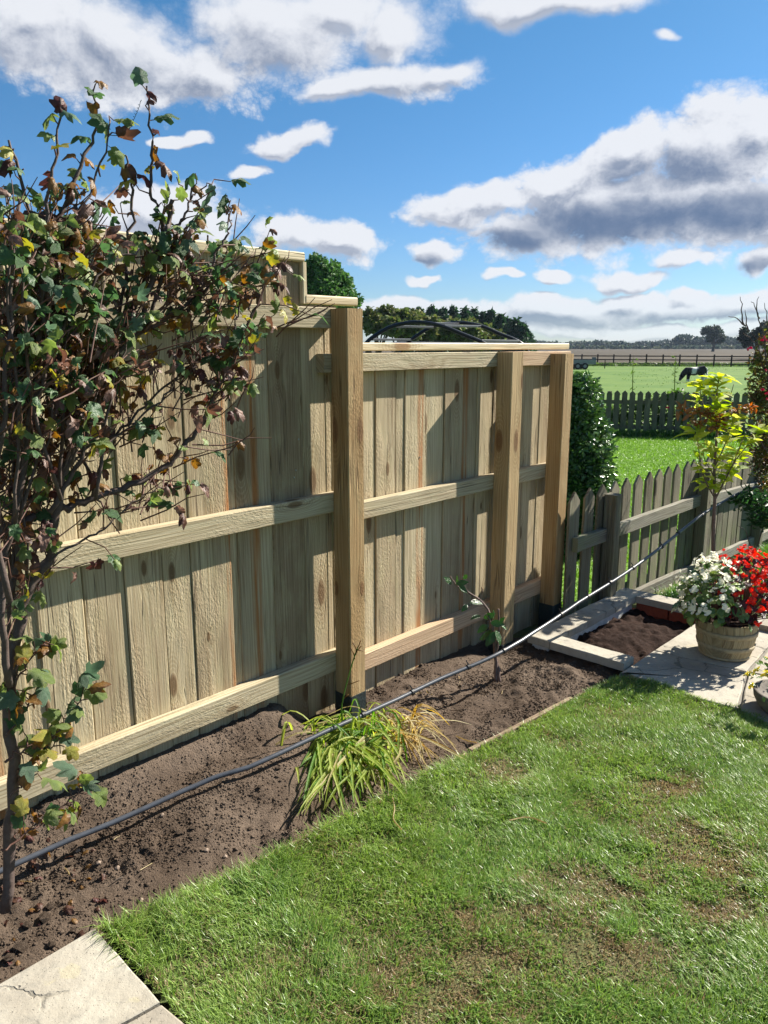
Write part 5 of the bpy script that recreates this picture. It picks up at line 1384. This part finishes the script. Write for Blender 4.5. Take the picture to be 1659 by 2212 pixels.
# weeds along the far picket fence
P = []
for (x, y, rx, rz, n_) in ((1420, 866, .35, .16, 300), (1460, 858, .30, .16, 380), (1500, 866, .35, .14, 320), (1380, 880, .3, .12, 220), (1350, 900, .5, .35, 500), (1430, 905, .6, .35, 700), (1540, 870, .5, .25, 400), (1320, 905, .3, .3, 350), (1490, 900, .5, .3, 500)):
    P.append(blob_pts(at(x, y, 17.6 - (x - 1300) * .002), (rx, .25, rz), n_, .9))
P = np.concatenate(P); P[:, 1] = np.maximum(P[:, 1], 17.34 - .155 * (P[:, 0] - 4.3) + .2)
V, q, c = leaf_cloud(P, .10, [(.06, .12, .025), (.09, .16, .035), (.045, .09, .02), (.12, .18, .06)], asp=1.7)
obj('bramble_tangle', mesh_np('bramble_tangle', V, None, q, c), M_leaf, None, Matrix.Identity(4), kind='stuff')
for (x, y0, y1, lab) in ((1368, 858, 771, 'tall thin weed stalk left of the brambles on the far picket fence'), (1459, 840, 768, 'tall thin weed stalk above the brambles on the far picket fence')):
    Y = 17.6; a = at(x - 3, 900, Y); b_ = at(x, y1, Y); o_ = thing('tall_weed', lab, 'weed', VX(a))
    V, t, q = tube([a, at(x - 1, (y0 + y1) / 2, Y), b_], [.014, .01, .004], 5); obj('stem', mesh_np('stem', V, t, q), M_yleaf, o_, Matrix.Identity(4)).data.color_attributes.new('Col', 'FLOAT_COLOR', 'POINT').data.foreach_set('color', np.tile([.16, .20, .05, 1], 15).astype(np.float32))
    P = np.array([at(x + rr.uniform(-4, 4), rr.uniform(y1, y0 + 10), Y) for _ in range(26)]); V, q, c = leaf_cloud(P, .10, [(.10, .16, .04), (.14, .20, .05)], asp=3.0); obj('leaves', mesh_np('leaves', V, None, q, c), M_leaf, o_, Matrix.Identity(4))

# ------------------------------------------------------------------ black arched frame behind the fence
Ya = 6.6
arc = thing('arched_frame', 'black arched metal frame on a dark slatted roof showing over the fence', 'frame', VX(at(960, 900, Ya)))
def hoop(pts, dY):
    w = spline([at(x, y, Ya + d_) for (x, y), d_ in zip(pts, dY)], 6); V, t, q = tube(w, .0165, 8); obj('hoop', mesh_np('hoop', V, t, q, smooth=True), M_metal, arc, Matrix.Identity(4))
hoop([(770, 775), (792, 740), (815, 722), (850, 704), (900, 696), (950, 703), (1000, 722), (1050, 744), (1080, 775)], [0, 0, 0, 0, 0, 0, 0, 0, 0])
hoop([(858, 775), (880, 742), (905, 722), (935, 706), (985, 697), (1035, 703), (1080, 721), (1125, 741), (1150, 775)], [.75] * 9)
def fbar(a, b_, da, db, w=.035, h=.02):
    p, q_ = at(*a, Ya + da), at(*b_, Ya + db); d = q_ - p; L = np.linalg.norm(d); d /= L; x = np.cross(d, UPZ); x /= np.linalg.norm(x)
    obj('crossbar', bar(w, h, L, 1, .003), M_metal, arc, basis(p, x, np.cross(d, x), d))
fbar((850, 705), (935, 707), 0, .75); fbar((905, 698), (990, 700), 0, .75); fbar((955, 704), (1035, 705), 0, .75, .05)
fbar((800, 733), (885, 734), 0, .75, .05); fbar((1035, 736), (1118, 737), 0, .75, .05)
a, b_, c_, d_ = at(796, 745, Ya - .1), at(1066, 748, Ya - .1), at(1140, 741, Ya + .95), at(866, 738, Ya + .95)
k_ = 14
for i in range(k_):
    f0, f1 = i / k_, (i + .86) / k_
    V = [a + (b_ - a) * f0, a + (b_ - a) * f1, d_ + (c_ - d_) * f1, d_ + (c_ - d_) * f0]; V = np.array(V + [v - np.array([0, 0, .02]) for v in V])
    obj('roof_slat', mesh_np('roof_slat', V, None, [(0, 1, 2, 3), (7, 6, 5, 4), (0, 4, 5, 1), (1, 5, 6, 2), (2, 6, 7, 3), (3, 7, 4, 0)]), M_roof, arc, Matrix.Identity(4))
for p in (a, b_, c_, d_):
    V, t, q = tube([np.array([p[0], p[1], -.3]), p - np.array([0, 0, .021])], .03, 6); obj('leg', mesh_np('leg', V, t, q), M_metal, arc, Matrix.Identity(4))

# ------------------------------------------------------------------ trailer
tr0 = at(1255, 793, 66.0); tr0[2] = -.32
trl = thing('trailer', 'grey twin axle flatbed trailer parked by the dark rail fence', 'trailer', VX(tr0))
def tbox(name, x0, x1, y0, y1, z0, z1, mat):
    V = np.array([(x, y, z) for z in (z0, z1) for x, y in ((x0, y0), (x1, y0), (x1, y1), (x0, y1))])
    obj(name, mesh_np(name, V, None, [(3, 2, 1, 0), (4, 5, 6, 7), (0, 1, 5, 4), (1, 2, 6, 5), (2, 3, 7, 6), (3, 0, 4, 7)]), mat, trl, WM[trl.name])
tbox('bed', -1.3, 1.05, -.6, .6, .42, .50, M_galv); tbox('side_board', -1.3, 1.05, -.62, -.58, .505, .78, M_galv); tbox('side_board', -1.3, 1.05, .58, .62, .505, .78, M_galv); tbox('head_board', 1.055, 1.09, -.6, .6, .42, 1.0, M_galv); tbox('tail_board', -1.34, -1.305, -.6, .6, .42, .8, M_galv)
tbox('drawbar', 1.095, 2.2, -.05, .05, .36, .42, M_creo); tbox('jockey_post', 2.0, 2.06, .06, .11, .05, .75, M_creo)
for xw in (-.45, .15):
    for yw in (-.68, .68):
        th = np.arange(14) * 2 * math.pi / 14; V = np.vstack([np.column_stack([xw + .27 * np.cos(th), np.full(14, yw - .08), .27 + .27 * np.sin(th)]), np.column_stack([xw + .27 * np.cos(th), np.full(14, yw + .08), .27 + .27 * np.sin(th)])])
        q = [(i, (i + 1) % 14, 14 + (i + 1) % 14, 14 + i) for i in range(14)]; t = [(0, i + 1, i) for i in range(1, 13)] + [(14, 14 + i, 15 + i) for i in range(1, 13)]
        w_ = obj('wheel', mesh_np('wheel', V, t, q), M_tyre, trl, WM[trl.name])
        V = np.vstack([[[xw, yw + math.copysign(.085, yw), .27]], np.column_stack([xw + .14 * np.cos(th), np.full(14, yw + math.copysign(.085, yw)), .27 + .14 * np.sin(th)])])
        obj('rim', mesh_np('rim', V, [(0, 1 + i, 1 + (i + 1) % 14) for i in range(14)]), M_galv, w_, WM[trl.name])

# ------------------------------------------------------------------ pony
def pony():
    Y = 43.0; p0 = at(1496, 824, Y); p0[2] = -.32
    t_ = thing('pony', 'black and white pony grazing in the field with its head down', 'pony', VX(p0))
    vs = [(.40, 0, .61, .22, .25), (.12, 0, .56, .23, .25), (-.18, 0, .57, .22, .25), (-.38, 0, .60, .17, .21), (-.55, 0, .45, .13, .17), (-.66, 0, .27, .10, .13), (-.70, 0, .14, .075, .085), (-.72, 0, .05, .06, .06)]
    ed = [(i, i + 1) for i in range(7)]; vs += [(.56, 0, .66, .19, .21), (.66, 0, .66, .12, .13)]; ed += [(0, 8), (8, 9)]
    for s in (-1, 1):
        b = len(vs); vs += [(-.25, .095 * s, .44, .085, .09), (-.26, .095 * s, .25, .058, .058), (-.26, .095 * s, .09, .05, .05), (-.285, .095 * s, .02, .06, .06)]; ed += [(2, b), (b, b + 1), (b + 1, b + 2), (b + 2, b + 3)]
        b = len(vs); vs += [(.46, .11 * s, .44, .13, .15), (.58, .11 * s, .29, .07, .08), (.55, .11 * s, .10, .052, .052), (.52, .11 * s, .02, .06, .06)]; ed += [(8, b), (b, b + 1), (b + 1, b + 2), (b + 2, b + 3)]
    for s in (-1, 1):
        b = len(vs); vs += [(-.55, .05 * s, .40, .022, .022), (-.52, .075 * s, .42, .012, .012)]; ed += [(5, b), (b, b + 1)]
    me = bpy.data.meshes.new('pony_cage'); me.from_pydata([v[:3] for v in vs], ed, []); o = bpy.data.objects.new('pony_cage', me); link(o)
    sk = o.modifiers.new('skin', 'SKIN'); 
    for i, v in enumerate(vs): me.skin_vertices[0].data[i].radius = (v[3], v[4]); me.skin_vertices[0].data[i].use_root = (i == 0)
    sb_ = o.modifiers.new('sub', 'SUBSURF'); sb_.levels = 2; sb_.render_levels = 2
    dg = bpy.context.evaluated_depsgraph_get(); me2 = bpy.data.meshes.new_from_object(o.evaluated_get(dg)); bpy.data.objects.remove(o)
    n = len(me2.vertices); co = np.zeros(n * 3); me2.vertices.foreach_get('co', co); co = co.reshape(-1, 3)
    x, y, z = co.T; c = np.tile([.012, .011, .012], (n, 1)); W = np.array([.62, .60, .56])
    c[(x > -.16 + .12 * (z - .6)) & (x < .08 + .25 * (z - .5)) & (z > .44)] = W
    c[(z < .30) & (x > .3)] = W; c[(z < .14) & (x < 0) & (x > -.4)] = W
    c[(z > .72) & (x > -.05) & (x < .22)] = W
    a = me2.color_attributes.new('Col', 'FLOAT_COLOR', 'POINT'); c4 = np.ones((n, 4), np.float32); c4[:, :3] = c; a.data.foreach_set('color', c4.ravel())
    for p in me2.polygons: p.use_smooth = True
    me2.materials.clear(); obj('body', me2, M_coat, t_, WM[t_.name])
    V, t, q = tube(spline([(.68, 0, .76), (.75, 0, .64), (.755, 0, .4), (.74, 0, .12)], 4), np.linspace(.04, .065, 13), 8); obj('tail', mesh_np('tail', V, t, q, np.tile([.62, .6, .56], (len(V), 1)), True), M_coat, t_, WM[t_.name])
    P = np.array([(-.36 - .28 * f, rng.normal(0, .05), .76 - .42 * f + rng.normal(0, .015)) for f in rng.random(160)]); V, q, c = leaf_cloud(P, .16, [(.012, .011, .012)], asp=5, droop=1.2); obj('mane', mesh_np('mane', V, None, q, c), M_coat, t_, WM[t_.name])
pony()

# ------------------------------------------------------------------ air: faint blue haze over the fields
def haze():
    V = [(x, y, z) for z in (-1.45, 13.0) for x, y in ((-700, -70), (700, -70), (700, 700), (-700, 700))]
    me = mesh_np('haze', V, None, [(3, 2, 1, 0), (4, 5, 6, 7), (0, 1, 5, 4), (1, 2, 6, 5), (2, 3, 7, 6), (3, 0, 4, 7)])
    m = bpy.data.materials.new('haze_air'); m.use_nodes = True; nt = m.node_tree; nt.nodes.clear()
    out = nt.nodes.new('ShaderNodeOutputMaterial'); v = nt.nodes.new('ShaderNodeVolumePrincipled')
    v.inputs['Color'].default_value = (.62, .78, 1.0, 1); v.inputs['Density'].default_value = .00016; v.inputs['Anisotropy'].default_value = .1
    nt.links.new(v.outputs[0], out.inputs['Volume'])
    obj('haze', me, m, kind='stuff')
haze()
